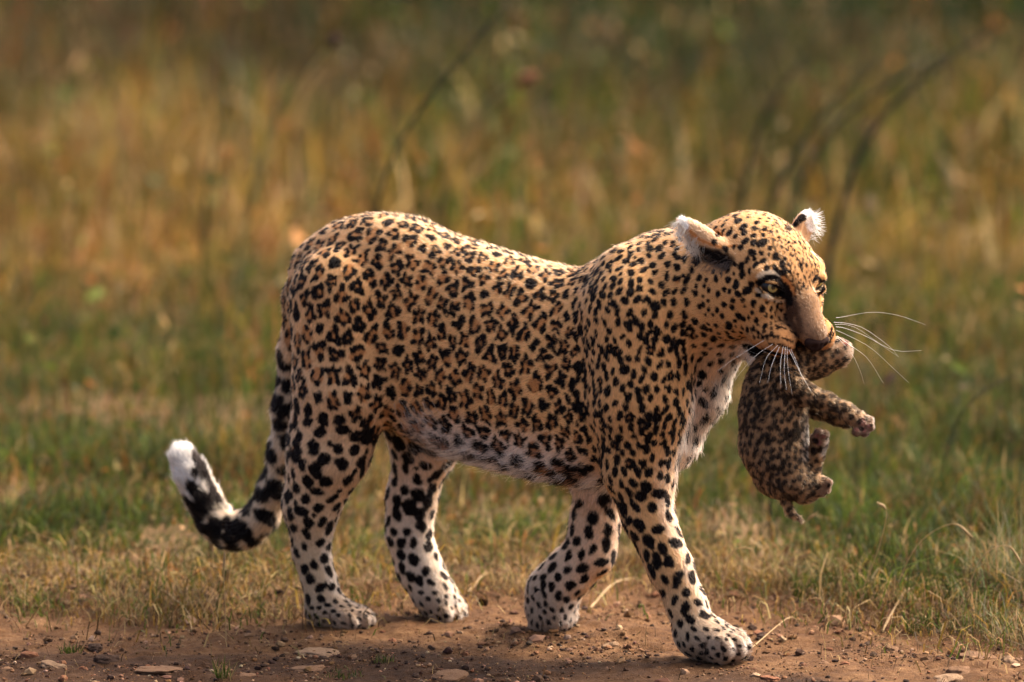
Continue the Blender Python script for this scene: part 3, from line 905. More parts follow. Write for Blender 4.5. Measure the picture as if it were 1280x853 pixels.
for s_ in FACE.split(','):
    x, y, r = map(float, s_.split())
    c, n = shoot(900 + x / 4.0625, 250 + y / 4.0625)
    if c is None: continue
    rr = r / 4.0625 * PX * 1.32
    FACEP.append(c)
    MK.add(c, n, UP + RIGHT * RNG.normal(0, 0.7), rr * RNG.uniform(1.0, 1.3), rr * RNG.uniform(0.8, 1.0), 'black')
FACEP = np.array(FACEP)
for i in poisson(LV, np.full(len(LV), 0.0105), hand & (wn['head'] > 0.6), 40000):
    if np.linalg.norm(FACEP - LV[i], axis=1).min() < 0.0105 or min(np.linalg.norm(LV[i] - EYE[-1]), np.linalg.norm(LV[i] - EYE[1])) < 0.034: continue
    r = RNG.uniform(0.0024, 0.0042)
    MK.add(LV[i], LN[i], UP + RIGHT * RNG.normal(0, 0.7), r * 1.25, r, 'black')
for i in poisson(LV, np.full(len(LV), 0.0046), hand & (wn['muzzle'] + wn['pad'] > 0.5), 40000):
    if RNG.random() < 0.8: MK.add(LV[i], LN[i], HF + 0.3 * HR * RNG.normal(), RNG.uniform(0.0014, 0.0042), RNG.uniform(0.0008, 0.0018), 'brown', 0.9, RNG.uniform(0.2, 0.6))
lv = (LV - HC) / HS
lx, ly, lz = lv @ HF, lv @ HR, lv @ HU
for i in poisson(LV, np.full(len(LV), 0.0056), (wn['head'] + wn['muzzle'] > 0.5) & (np.abs(ly) < 0.030) & (lz > np.where(lx > 0.06, 0.010, 0.026)) & (lx > 0.01) & (lx < 0.105), 40000):
    r = RNG.uniform(0.0016, 0.0030)
    if np.linalg.norm(FACEP - LV[i], axis=1).min() > 0.0045: MK.add(LV[i], LN[i], UP + RIGHT * RNG.normal(0, 0.5), r * 1.6, r * 0.8, 'black', 0.4, 0.85)
for i in poisson(LV, np.full(len(LV), 0.0085), hand & (wn['pad'] > 0.5) & (lz > -0.052) & (lz < -0.012) & (lx < 0.112), 40000):
    r = RNG.uniform(0.0018, 0.0032)
    MK.add(LV[i], LN[i], HF + 0.4 * HU * RNG.normal(), r * 1.5, r, 'black', 0.4, 0.9)
def stroke(pts, r, inkn, w=1.0, soft=0.3):
    P = spline(np.array(pts, float), max(4, int(len(pts) * 5)))
    for q, (x, y) in enumerate(P):
        c, n = shoot(x, y)
        if c is None: continue
        MK.add(c, n, UP, PXr(r), PXr(r), inkn, soft, w)
z6 = lambda L_: [(900 + x / 4.0625, 250 + y / 4.0625) for x, y in L_]
for s in (-1, 1):
    ed = unit(HF * 0.86 + s * HR * 0.45 + HU * 0.10); et = unit(HR * s * 0.85 - HF * 0.45 + HU * 0.30)
    MK.add(EYE[s] + ed * .019, ed, et, .0200, .0108, 'black', 0.3)
stroke(z6([(195, 392), (240, 368), (300, 380)]), 3.6, 'cream', 0.85)
stroke(z6([(195, 455), (240, 494), (290, 507), (330, 502)]), 3.4, 'cream', 0.9)
stroke(z6([(195, 425), (240, 398), (285, 402), (325, 440)]), 4.5, 'black')
stroke(z6([(205, 432), (240, 468), (285, 482), (330, 480)]), 4.5, 'black')
stroke(z6([(325, 440), (345, 480), (355, 520)]), 5, 'black', 0.95)
stroke(z6([(355, 510), (362, 560), (345, 600)]), 7, 'brown', 0.7, 0.8)
stroke(z6([(272, 335), (290, 360), (310, 375)]), 3.0, 'black')
stroke(z6([(315, 320), (325, 350), (328, 375)]), 3.6, 'black')
stroke(z6([(325, 400), (350, 440), (365, 480)]), 5, 'orange', 0.9, 0.6)
stroke(z6([(475, 410), (490, 395), (505, 405)]), 3.0, 'black')
stroke(z6([(475, 455), (495, 462), (512, 440)]), 3.0, 'cream')
stroke(z6([(490, 480), (510, 470), (525, 455)]), 3.0, 'black')
for row in ([(966, 411), (977, 410), (989, 414), (999, 421)], [(952, 420), (966, 420), (982, 424), (1000, 431)], [(959, 430), (975, 432), (990, 437), (1004, 441)]):
    for q, (x, y) in enumerate(spline(np.array(row, float), 14)):
        if RNG.random() < 0.22: continue
        c, n = shoot(x + RNG.normal(0, 0.5), y + RNG.normal(0, 0.6))
        if c is not None: MK.add(c, n, RIGHT - 0.35 * UP, PXr(RNG.uniform(2.2, 3.6)), PXr(RNG.uniform(1.3, 2.1)), 'black', 0.4, 0.95)
stroke([(1034, 396), (1040, 408), (1037, 420)], 2.3, 'black')
stroke([(1044, 402), (1043, 414), (1037, 428)], 2.0, 'black')
stroke([(936, 434), (950, 437), (965, 441), (985, 446), (1003, 449), (1015, 446)], 4.0, 'black')
stroke([(938, 440), (955, 446), (975, 452), (995, 456)], 5.0, 'black')
stroke(z6([(362, 490), (392, 580), (412, 680)]), 5.0, 'brown', 0.55, 1.2)  # near side of the nose bridge: brown mottling, with its shade painted in
stroke(z6([(340, 590), (370, 640), (395, 690)]), 5.5, 'brown', 0.45, 1.4)
stroke([(1017, 437), (1015, 444)], 1.6, 'black')
# ears: black backs, white tips
stroke([(876, 316), (893, 324), (908, 328)], 10, 'black', 0.92, 1.0)
stroke([(866, 308), (876, 314)], 5, 'black', 0.6, 1.0)
stroke([(851, 272), (854, 278), (857, 284)], 4, 'white', 0.8, 0.6)
stroke([(862, 288), (874, 299), (888, 305), (905, 309), (920, 307)], 2.2, 'orange')
stroke([(985, 287), (995, 279), (1004, 271)], 5, 'black', 0.9)
stroke([(1010, 266), (1015, 280), (1019, 294)], 7, 'white')
for cl in ([(883, 804), (881, 822)], [(901, 799), (905, 823)], [(919, 800), (925, 820)], [(412, 768), (414, 787)], [(437, 764), (440, 788)], [(456, 765), (462, 786)], [(552, 758), (556, 779)], [(569, 752), (575, 774)], [(678, 778), (678, 795)], [(700, 776), (702, 796)]):
    stroke(cl, 1.6, 'brown', 0.75, 0.7)  # shade in the clefts between the toes, put into the coat colour
# tail tip: black below, with one black mark on the white
for (u, v, r) in ((243, 590, 7), (250, 640, 15), (262, 628, 9), (268, 655, 12), (283, 650, 8), (285, 672, 12), (300, 655, 6)):
    c, n = shoot(u, v)
    if c is not None: MK.add(c, n, UP, PXr(r), PXr(r * 0.8), 'black', 0.5)
stroke([(210, 592), (217, 610), (228, 628), (240, 645), (255, 664)], 7, 'black')
stroke([(226, 618), (236, 630), (246, 640)], 7, 'black')
stroke([(244, 566), (254, 586), (262, 604), (272, 624)], 9, 'black')
stroke([(238, 608), (250, 618), (262, 628)], 8, 'black', 0.95)
stroke([(250, 655), (262, 668)], 6, 'black', 0.95)

vcol = MK.apply(LV, rosettes(LV, base, ros), INKS, N=LN)
leo = empty('leopard', on_ground(640, 800), 'adult leopard with dark rosettes walking along the path carrying a cub in its mouth', 'leopard')
body = link_mesh('body', np_mesh('leopard_body', LV, LF, vcol), M_skin, leo)
dens = np.clip(0.013 / np.maximum(flen, 0.004), 0.5, 2.0)
RT, RW = scatter_roots(LV, LF, dens, 330000)
roots = interp(LV, RT, RW); rn = unit(interp(LN, RT, RW)); rf = interp(FLOW, RT, RW)
ft = unit(rf - rn * (rf * rn).sum(1, keepdims=True))
rl = interp(flen, RT, RW)
rp = roots + ft * (rl * 0.5)[:, None]
rc = MK.apply(rp, rosettes(rp, interp(base, RT, RW), interp(ros, RT, RW)), INKS, N=rn)
rc *= (RNG.uniform(0.65, 1.35, len(rc)) * (1 + 0.22 * vnoise(roots, 0.006, 41)))[:, None]
fur_object('fur', roots, rn, rf, rl, rc, 0.00042, leo, lift=0.38, rough=0.19, clump=0.5)
g_ = RNG.choice(len(roots), 30000, replace=False)
fur_object('guard_hair', roots[g_], rn[g_], rf[g_], rl[g_] * 1.3, rc[g_], 0.00026, leo, lift=0.55, rough=0.35, clump=0.6)
kdv = kdtree.KDTree(len(LV))
for q_, p_ in enumerate(LV.tolist()): kdv.insert(p_, q_)
kdv.balance()
def fringe(pix, n, direction, length, col, rad_px, dep=None, own=0.0):
    """long loose hairs round given points"""
    rs, ns = [], []
    for q in range(n):
        u, v = pix[q % len(pix)]
        c, nn = shoot(u + RNG.normal(0, rad_px), v + RNG.normal(0, rad_px))
        if c is None or (dep is not None and abs(c[1] - dep) > 0.06): continue
        rs.append(c); ns.append(nn)
    if not rs: return
    rs = np.array(rs); ns = np.array(ns)
    fl = np.tile(unit(direction), (len(rs), 1)) + RNG.normal(0, 0.2, (len(rs), 3))
    cc_ = np.tile(np.array(col), (len(rs), 1)) * (1 - own) + own * vcol[[kdv.find(p_)[1] for p_ in rs]]
    fur_object('hair_tuft', rs, ns, fl, np.full(len(rs), length), cc_ * RNG.uniform(0.8, 1.1, len(rs))[:, None], 0.00034, leo, lift=0.25, rough=0.25)
WHT = (0.55, 0.51, 0.44)
fringe([(851, 275), (855, 284), (860, 294), (866, 302), (872, 308)], 280, RIGHT * -0.5 + UP * -0.85, 0.026, (0.52, 0.45, 0.35), 3.5)
fringe([(853, 272), (857, 280)], 120, RIGHT * -0.5 + UP * 0.7, 0.010, WHT, 2.5)
fringe([(872, 318), (885, 326), (898, 330), (910, 330)], 260, RIGHT * -0.7 + UP * -0.5, 0.018, (0.10, 0.07, 0.05), 4)
fringe([(1013, 270), (1016, 278), (1018, 288), (1018, 298), (1016, 306)], 300, RIGHT * 0.9 + UP * -0.40, 0.028, WHT, 3.5)
fringe([(1010, 266), (1013, 270)], 90, RIGHT * 0.6 + UP * 0.6, 0.010, WHT, 2)
fringe([(894, 480), (886, 505), (876, 530), (864, 558), (852, 580), (912, 462)], 500, RIGHT * 0.55 + UP * -0.8, 0.016, WHT, 6, None, 0.5)
fringe([(925, 440), (930, 452), (915, 470)], 200, RIGHT * 0.2 + UP * -0.9, 0.024, WHT, 6)
fringe([(512, 520), (530, 540), (548, 556), (565, 566), (522, 550), (590, 575), (620, 582)], 700, RIGHT * 0.5 + UP * -0.7, 0.026, (0.74, 0.68, 0.61), 11, None, 0.55)

# eyes
M_eyewhite = flat_mat('eye_dark_rim', (0.012, 0.009, 0.007), 0.35, 0.25, 0.1)
M_iris = flat_mat('eye_iris', (0.30, 0.22, 0.07), 0.12, 0.6, 0.35, 300)
M_pupil = flat_mat('eye_pupil', (0.004, 0.004, 0.004), 0.03, 0.6, 0.0)
def cap_mesh(name, c, d, r, ang, n=24, m=10):
    d = unit(d); u = unit(np.cross(d, [0, 0, 1.0])); w = np.cross(d, u)
    V = [c + d * r]; F = []
    for i in range(1, m + 1):
        a = ang * i / m
        for j in range(n):
            b = 2 * math.pi * j / n
            V.append(c + r * (math.cos(a) * d + math.sin(a) * (math.cos(b) * u + math.sin(b) * w)))
    for j in range(n): F.append((0, 1 + j, 1 + (j + 1) % n))
    T = [list(f) for f in F]
    for i in range(m - 1):
        for j in range(n):
            a = 1 + i * n + j; b = 1 + i * n + (j + 1) % n
            T.append([a, a + n, b + n]); T.append([a, b + n, b])
    return np_mesh(name, np.array(V), np.array(T))
for s in (-1, 1):
    ed = unit(HF * 0.86 + s * HR * 0.45 + HU * 0.12)
    look = unit(unit(CAM - EYE[s]) * 0.55 + ed * 0.5 + RIGHT * 0.12 )
    c = EYE[s] + ed * 0.0
    eb = link_mesh('eye', cap_mesh('eyeball', c, ed, 0.0172, math.pi), M_eyewhite, leo)
    for nm, rad, ang, mt in (('iris', 0.01735, 0.47, M_iris), ('pupil', 0.0175, 0.19, M_pupil)):
        q = link_mesh(nm, cap_mesh(nm, c, look, rad, ang), mt, None)
        q.parent = eb; q.matrix_parent_inverse = Matrix.Translation(leo.location).inverted() @ Matrix.Identity(4)
        q.matrix_parent_inverse = (eb.matrix_parent_inverse).copy() if False else Matrix.Identity(4)
# nose leather
def nose_mesh():
    me = bpy.data.meshes.new('nose')
    bm = bmesh.new()
    bmesh.ops.create_icosphere(bm, subdivisions=4, radius=1)
    for v in bm.verts:
        x, y, z = v.co
        wy = 0.0235 * (1 + 0.28 * z)
        yy = y * wy; zz = z * 0.0135; xx = x * 0.0115
        for s in (-1, 1):
            d = math.hypot(yy - s * 0.0115, zz + 0.002)
            if x > 0: xx -= 0.006 * math.exp(-(d / 0.0048) ** 2)
        if x > 0: xx -= 0.003 * math.exp(-(yy / 0.002) ** 2) * (1 if z < 0.3 else 0.2)
        v.co = Vector(hp(.1450, 0, -.038) + xx * HF + yy * HR + zz * HU)
    bm.to_mesh(me); bm.free()
    for p in me.polygons: p.use_smooth = True
    return me
M_nose = flat_mat('nose_leather', (0.018, 0.009, 0.007), 0.85, 0.05, 0.5, 250)
link_mesh('nose', nose_mesh(), M_nose, leo)
# whiskers (photograph pixels, depth in metres relative to the muzzle)
z1 = lambda L_: [(820 + x / 3.5556, 240 + y / 3.5556) for x, y in L_]
MUZ = hp(.105, 0, -.05)
WH_FAR = [[(800, 560), (835, 555), (960, 535), (1080, 550), (1200, 592)], [(795, 590), (840, 590), (900, 610), (1000, 680), (1080, 735)], [(800, 600), (840, 606), (930, 640), (1060, 705), (1180, 705)], [(800, 615), (840, 632), (950, 690), (1050, 780), (1125, 850)], [(805, 640), (860, 680), (940, 740), (1010, 850)], [(810, 650), (870, 720), (905, 790), (925, 853)], [(790, 580), (850, 585), (930, 610), (1040, 690), (1075, 730)]]
WH_NEAR = [[(520, 676), (430, 740), (340, 850)], [(542, 682), (490, 740), (460, 850)], [(548, 690), (515, 770), (497, 850)], [(565, 688), (553, 770), (555, 870)], [(583, 690), (586, 780), (605, 900)], [(590, 700), (640, 800), (690, 890)], [(575, 690), (570, 790), (580, 880)], [(480, 660), (350, 740), (270, 800)], [(600, 700), (630, 770), (655, 850)]]
for k, (LS, dy0, dy1) in enumerate(((WH_FAR, 0.02, 0.05), (WH_NEAR, -0.03, -0.07))):
    for wl in LS:
        pp = z1(wl)
        P = np.array([atY(u, v, MUZ[1] + dy0 + (dy1 - dy0) * q / (len(pp) - 1)) for q, (u, v) in enumerate(pp)])
        if k == 1:
            c, n = shoot(*pp[0])
            if c is not None:
                P = np.array([atY(u, v, c[1] - 0.002 + (-0.035) * q / (len(pp) - 1)) for q, (u, v) in enumerate(pp)])
        P = spline(P, 12)
        V, F = tube(P, np.linspace(0.00034, 0.00010, 12) * RNG.uniform(0.7, 1.15), 5)
        link_mesh('whisker', np_mesh('whisker', V, F), M_whisker, leo)

# ================================================================== CUB
CY = hp(.10, 0, -.08)[1] - 0.005
CR = {'coat': ((0.30, 0.165, 0.075), 0.0092, 0.0098, 0.0053, 0, 1.4, 1.0), 'pale': ((0.42, 0.33, 0.24), 0.010, 0.0145, 0.0036, 0, 1.3, 0.8), 'pad': ((0.085, 0.048, 0.034), 0.004, 0.0145, 0.0030, 0, 1.2, 0.8), 'snout': ((0.30, 0.21, 0.145), 0.005, 0.014, 0.003, 0, 1.2, 0.5)}
cq = atY(970, 530, CY)
Cb = Field(cq + np.array([-0.09, -0.09, -0.20]), cq + np.array([0.19, 0.10, 0.17]), 0.0022)
CS = 4.0
def cc(pts, reg, k=0.012, sq=1.0, flow=None):
    for i in range(len(pts) - 1):
        (u0, v0, r0, d0), (u1, v1, r1, d1) = pts[i], pts[i + 1]
        Cb.cone(atY(u0, v0, CY + d0), PXr(r0 - CS), atY(u1, v1, CY + d1), PXr(r1 - CS), k, reg, sq, flow, axis=np.array([0, 1.0, 0]))
cc([(985, 447, 20, 0.004), (971, 470, 32, 0.0), (968, 486, 38, 0), (967, 515, 43, 0), (967, 555, 43, 0), (974, 588, 37, 0.0)], 'coat', 0.015, 0.9)
cc([(978, 575, 36, -0.014), (988, 596, 30, -0.02), (1006, 610, 20, -0.022), (1022, 606, 16, -0.024)], 'coat', 0.012)
cc([(996, 600, 16, -0.012), (1014, 588, 14, -0.014), (1019, 570, 13, -0.016), (1024, 552, 14, -0.018)], 'coat', 0.006)
cc([(985, 478, 21, -0.026), (1006, 492, 16, -0.03), (1034, 503, 13, -0.032), (1056, 514, 12.5, -0.034), (1075, 527, 14.5, -0.036)], 'coat', 0.010)
cc([(992, 502, 17, 0.006), (1020, 513, 13, 0.004), (1046, 521, 12.5, 0.002), (1056, 525, 13, 0.0)], 'coat', 0.008)
cc([(984, 605, 12, -0.01), (982, 624, 9.5, -0.024), (987, 640, 8, -0.028), (1000, 650, 6.2, -0.028)], 'coat', 0.005)
cc([(990, 455, 28, 0.016), (1016, 442, 34, 0.036)], 'coat', 0.012)
cc([(1016, 442, 33, 0.036), (1045, 442, 22, 0.034)], 'coat', 0.010)
cc([(1046, 439, 20, 0.032), (1054, 438, 15, 0.030)], 'snout', 0.006)
for (u, v, d, r) in ((1087, 534, -0.043, 8), (1080, 541, -0.045, 8), (1070, 540, -0.048, 8), (1086, 526, -0.036, 8), (1030, 543, -0.024, 8), (1022, 541, -0.028, 8), (1016, 548, -0.026, 7), (1034, 604, -0.034, 8), (1032, 612, -0.032, 8), (1026, 617, -0.034, 7)):
    p = atY(u, v, CY + d)
    Cb.cone(p, PXr(r - 2.5), p + np.array([0.001, 0, 0]), PXr(r - 2.5), 0.004, 'pad', 1.0)
CV, CF = Cb.mesh(2)
CN = vert_normals(CV, CF)
cn, CW, CFL = Cb.props(CV, 0.006)
cbase = CW @ np.array([CR[n][0] for n in cn]); clen = CW @ np.array([CR[n][1] for n in cn])
cspc = CW @ np.array([CR[n][2] for n in cn]); crad = CW @ np.array([CR[n][3] for n in cn])
cbel = sstep(0.2, 0.9, CN[:, 0]) * sstep(0.03, 0.06, CV[:, 0] - cq[0]) * (CV[:, 2] > cq[2] - 0.05) * (CV[:, 2] < cq[2] + 0.02) * CW[:, cn.index('coat')]
cbase = cbase * (1 - cbel[:, None]) + np.array([0.6, 0.52, 0.42]) * cbel[:, None]
CMK = Marks()
for i in poisson(CV, cspc, np.ones(len(CV), bool), 40000):
    r = crad[i] * RNG.uniform(0.85, 1.25); el = math.sqrt(RNG.uniform(1, 1.7))
    CMK.add(CV[i], CN[i], np.array([0.5, 0, 1.0]) + RNG.normal(0, 0.5, 3), r * el, r / el, 'black', 0.4, 0.95)
cbv = BVHTree.FromPolygons(CV.tolist(), CF.tolist())
for (u, v, r, ik) in ((1078, 528, 5, 'pink'), (1086, 533, 3, 'pink'), (1080, 538, 3, 'pink'), (1071, 537, 3, 'pink'), (1024, 553, 4, 'pink'), (1029, 546, 3, 'pink'), (1021, 545, 3, 'pink'), (1058, 430, 4, 'pink')):
    h = cbv.ray_cast(Vector(CAM), Vector(unit(ray(u, v))))
    if h[0] is not None: CMK.add(np.array(h[0]), np.array(h[1]), UP, PXr(r), PXr(r), ik, 0.4)
for line, r in (([(1030, 461), (1046, 459), (1058, 449)], 1.8), ([(1034, 430), (1041, 427), (1047, 428)], 2.2), ([(1046, 421), (1052, 424)], 2.5)):
    for (u, v) in spline(np.array(line, float), 9):
        h = cbv.ray_cast(Vector(CAM), Vector(unit(ray(u, v))))
        if h[0] is not None: CMK.add(np.array(h[0]), np.array(h[1]), UP, PXr(r), PXr(r), 'black', 0.4)
CINK = dict(INKS); CINK['black'] = (0.007, 0.005, 0.004); CINK['pink'] = (0.17, 0.070, 0.050)
cub = empty('leopard_cub', atY(970, 625, CY), 'small dark spotted cub hanging by its nape from the mouth of the leopard', 'leopard cub')
link_mesh('body', np_mesh('cub_body', CV, CF, CMK.apply(CV, cbase, CINK, rs=0.005, rag=0.4, N=CN)), M_skin, cub)
RT, RW = scatter_roots(CV, CF, np.ones(len(CV)), 60000)
roots = interp(CV, RT, RW); rn = unit(interp(CN, RT, RW)); rf = interp(CFL, RT, RW)
cft = unit(rf - rn * (rf * rn).sum(1, keepdims=True)) * (interp(clen, RT, RW) * 0.5)[:, None]
rc = CMK.apply(roots + cft, interp(cbase, RT, RW), CINK, rs=0.005, rag=0.4, N=rn) * RNG.uniform(0.6, 1.45, len(roots))[:, None]
fur_object('fur', roots, rn, rf, interp(clen, RT, RW), rc, 0.00036, cub, lift=0.6, rough=0.4, clump=0.6)

# ================================================================== STONES AND LITTER
def stone_mesh(name, seed, flat):
    me = bpy.data.meshes.new(name); bm = bmesh.new()
    bmesh.ops.create_icosphere(bm, subdivisions=4, radius=1)
    P = np.array([v.co for v in bm.verts])
    d = 1 + 0.50 * fbm(P, 0.9, 2, seed) + 0.28 * fbm(P, 0.4, 3, seed + 3)
    for v, q in zip(bm.verts, d): v.co = Vector((v.co.x * q, v.co.y * q, v.co.z * q * flat))
    bm.to_mesh(me); bm.free()
    for p in me.polygons: p.use_smooth = True
    return me
def stone_mat(name, a, b):
    m = soil_mat(name, tuple(c * 0.55 for c in a), a, b, 12, 0.6)
    return m
M_st = {'pale': stone_mat('stone_pale', (0.22, 0.135, 0.075), (0.34, 0.23, 0.145)), 'red': stone_mat('stone_red', (0.19, 0.08, 0.04), (0.27, 0.13, 0.07)),
        'tan': stone_mat('stone_tan', (0.16, 0.088, 0.047), (0.24, 0.145, 0.085)), 'dark': stone_mat('clod_dark', (0.045, 0.026, 0.017), (0.10, 0.06, 0.04))}
STONES = [  # u, v of the foot, width px, flatness, kind, label
    (65, 838, 34, 0.35, 'pale', 'flat pale stone by itself near the lower left corner of the path'),
    (38, 826, 24, 0.55, 'red', 'reddish rounded stone at the left edge of the path'),
    (8, 840, 18, 0.5, 'tan', 'small tan stone at the very left edge of the path'),
    (80, 851, 15, 0.7, 'red', 'small red pebble at the bottom edge below the flat pale stone'),
    (104, 840, 12, 0.7, 'red', 'little brick red pebble right of the flat pale stone'),
    (118, 812, 22, 0.5, 'dark', 'dark brown clod of earth lying on the left of the path'),
    (133, 830, 32, 0.45, 'dark', 'largest dark clod of earth on the left of the path'),
    (195, 843, 62, 0.16, 'tan', 'long flat tan slab half sunk in the shaded path below the tail'),
    (396, 820, 56, 0.16, 'pale', 'flat pale slab half sunk in the path below the near hind paw'),
    (383, 841, 44, 0.2, 'tan', 'flat grey tan stone just in front of the pale slab under the hind paw'),
    (311, 848, 26, 0.3, 'tan', 'low tan stone in the shadow at the bottom of the path'),
    (490, 804, 12, 0.7, 'red', 'reddish crumb of earth between the two hind paws'),
    (539, 812, 11, 0.7, 'dark', 'dark pebble in front of the lifted far hind paw'),
    (641, 753, 14, 0.5, 'pale', 'pale pebble at the grass edge between the hind and fore legs'),
    (575, 798, 8, 0.6, 'pale', 'tiny pale pebble left of the folded far fore paw'),
    (762, 811, 23, 0.4, 'pale', 'pale yellowish pebble between the two fore paws'),
    (560, 852, 46, 0.2, 'tan', 'wide flat stone cut by the bottom edge of the photo'),
    (1085, 808, 15, 0.6, 'dark', 'dark pebble on the path right of the near fore paw'),
    (1115, 818, 18, 0.6, 'tan', 'round brown pebble on the path below the green tufts'),
    (1030, 833, 14, 0.5, 'tan', 'small tan pebble left of the brown round one'),
    (1056, 836, 12, 0.5, 'red', 'small reddish pebble in the middle of the right hand path'),
    (1199, 846, 30, 0.5, 'tan', 'tan stone standing up near the bottom right corner'),
    (1182, 853, 40, 0.3, 'pale', 'flat pale stone at the bottom edge near the right corner'),
    (1222, 826, 48, 0.2, 'tan', 'long flat stone at the right side of the path'),
    (1262, 829, 26, 0.4, 'pale', 'pale stone against the right edge of the photo'),
    (965, 852, 30, 0.3, 'red', 'low reddish stone at the bottom edge below the fore paw'),
    (940, 790, 14, 0.7, 'dark', 'dark crumb lying right behind the near fore paw'),
    (1238, 672, 34, 0.35, 'pale', 'pale grey rock in the grass at the right'),
]
SBASE = [[stone_mesh('stone', 5 + q, f) for q in range(3)] for f in (0.3, 0.6, 0.85)]
for q, (u, v, w, fl, kd_, lab) in enumerate(STONES):
    p = on_ground(u, v - 1)
    fam = 0 if fl < 0.33 else 1 if fl < 0.6 else 2
    me = SBASE[fam][q % 3].copy(); me.materials.append(M_st[kd_])
    o = bpy.data.objects.new('stone' if kd_ != 'dark' else 'earth_clod', me); COL.objects.link(o)
    sc = PXr(w) / 2
    bz = (0.3, 0.6, 0.85)[fam]
    o.scale = (sc, sc * random.uniform(0.6, 0.95) if fam else sc * 0.9, sc * fl / bz * 1.1)
    o.rotation_euler = (random.uniform(-.15, .15), random.uniform(-.15, .15), random.uniform(-0.5, 0.5) if w > 30 else random.uniform(0, 6.28))
    o.location = (p[0], p[1] + sc * 0.5, float(gz(p[0], p[1] + sc * 0.5)[0]) - sc * fl * 0.12)
    tag(o, lab, 'stone' if kd_ != 'dark' else 'clod', 'stones and clods scattered on the path')
# gravel and crumbs too many to count
def crumbs(name, n, xr, yr, size, pal, wts):
    x = RNG.uniform(*xr, n); y = RNG.uniform(*yr, n)
    P = np.stack([x, y, 0 * x], 1)
    k = (y < path_edge(x) + 0.08) & (fbm(P, 0.12, 3, 19) + RNG.normal(0, 0.3, n) > 0.0)
    P = P[k]; n = len(P)
    sz = size * np.exp(RNG.normal(0, 0.5, n)); P[:, 2] = gz(P[:, 0], P[:, 1]) + sz * 0.25
    t = (1 + 5 ** .5) / 2
    I = unit(np.array([[-1, t, 0], [1, t, 0], [-1, -t, 0], [1, -t, 0], [0, -1, t], [0, 1, t], [0, -1, -t], [0, 1, -t], [t, 0, -1], [t, 0, 1], [-t, 0, -1], [-t, 0, 1]], float))
    T = np.array([[0, 11, 5], [0, 5, 1], [0, 1, 7], [0, 7, 10], [0, 10, 11], [1, 5, 9], [5, 11, 4], [11, 10, 2], [10, 7, 6], [7, 1, 8], [3, 9, 4], [3, 4, 2], [3, 2, 6], [3, 6, 8], [3, 8, 9], [4, 9, 5], [2, 4, 11], [6, 2, 10], [8, 6, 7], [9, 8, 1]])
    th = RNG.uniform(0, 6.28, n); c, s_ = np.cos(th)[:, None], np.sin(th)[:, None]
    J = I[None] * (1 + RNG.normal(0, 0.18, (n, 12, 1)))
    J = J * np.stack([np.ones(n), RNG.uniform(0.6, 1, n), RNG.uniform(0.4, 0.8, n)], 1)[:, None]
    J = np.stack([J[..., 0] * c - J[..., 1] * s_, J[..., 0] * s_ + J[..., 1] * c, J[..., 2]], -1)
    V = P[:, None] + J * sz[:, None, None]
    F = (np.arange(n)[:, None, None] * 12 + T[None]).reshape(-1, 3)
    C = np.repeat(mixcol(pal, np.tile(np.array([wts], float), (n, 1)), n), 12, axis=0)
    tag(link_mesh(name, np_mesh(name, V.reshape(-1, 3), F, C, smooth=False), attr_mat(name, 0.9, 0.1)), kind='stuff')
DIRT = [np.array([0.03, 0.015, 0.009]), np.array([0.11, 0.052, 0.023]), np.array([0.17, 0.095, 0.050]), np.array([0.26, 0.17, 0.10])]
crumbs('gravel', 9000, (-1.2, 1.2), (-0.45, 0.7), 0.0030, DIRT, [0.9, 0.9, 0.6, 0.10])
crumbs('fine_earth_crumbs', 30000, (-1.2, 1.2), (-0.45, 0.7), 0.0014, DIRT, [0.7, 0.9, 0.6, 0.15])
# dry straw lying about at the edge of the path
def litter(name, n, spread, ln, wd, pal, wts):
    x = RNG.uniform(-1.2, 1.2, n); y = path_edge(x) + RNG.normal(0.03, spread, n)
    P = np.stack([x, y, 0 * x], 1); k = y > -0.45; P = P[k]; n = len(P)
    P[:, 2] = gz(P[:, 0], P[:, 1]) + 0.002 + np.abs(RNG.normal(0, 0.006, n))
    th = RNG.uniform(0, 6.28, n)
    c = mixcol(pal, np.tile(np.array([wts], float), (n, 1)), n)
    me = blades(name, P, ln * np.exp(RNG.normal(0, 0.5, n)), wd * RNG.uniform(0.6, 1.4, n), np.full(n, 2.6) + RNG.normal(0, 0.3, n), np.stack([np.cos(th), np.sin(th)], 1), c, 3)
    tag(link_mesh(name, me, M_blade), kind='stuff')
litter('straw_litter', 11000, 0.16, 0.045, 0.0022, [STRAW, OCHRE, BROWN, GREEN], [0.45, 0.5, 0.9, 0.4])
litter('path_litter', 1800, 0.38, 0.022, 0.0016, [STRAW, BROWN, BROWN * 0.5], [0.4, 0.8, 0.6])

# ================================================================== SINGLE PLANTS
def tuft(u, v, n, h, wd, lean, pal, wts, lab, cat='grass tuft', name='grass_tuft', spread=0.02):
    g = on_ground(u, v)
    g[2] = gz(g[0], g[1])[0]
    P = g + np.stack([RNG.normal(0, spread, n).clip(-1.5 * spread, 1.5 * spread), RNG.normal(0, spread, n).clip(-1.5 * spread, 1.5 * spread), np.full(n, -0.003)], 1)
    th = RNG.uniform(0, 6.28, n)
    c = mixcol(pal, np.tile(np.array([wts], float), (n, 1)), n)
    me = blades(name, P - g, h * RNG.uniform(0.4, 1.15, n), wd * RNG.uniform(0.6, 1.3, n), np.abs(RNG.normal(lean, 0.4, n)), np.stack([np.cos(th), np.sin(th)], 1), c, 4)
    o = link_mesh(name, me, M_blade); o.location = g
    return tag(o, lab, cat, 'tufts of grass along the path')
GREY = np.array([0.16, 0.15, 0.085])
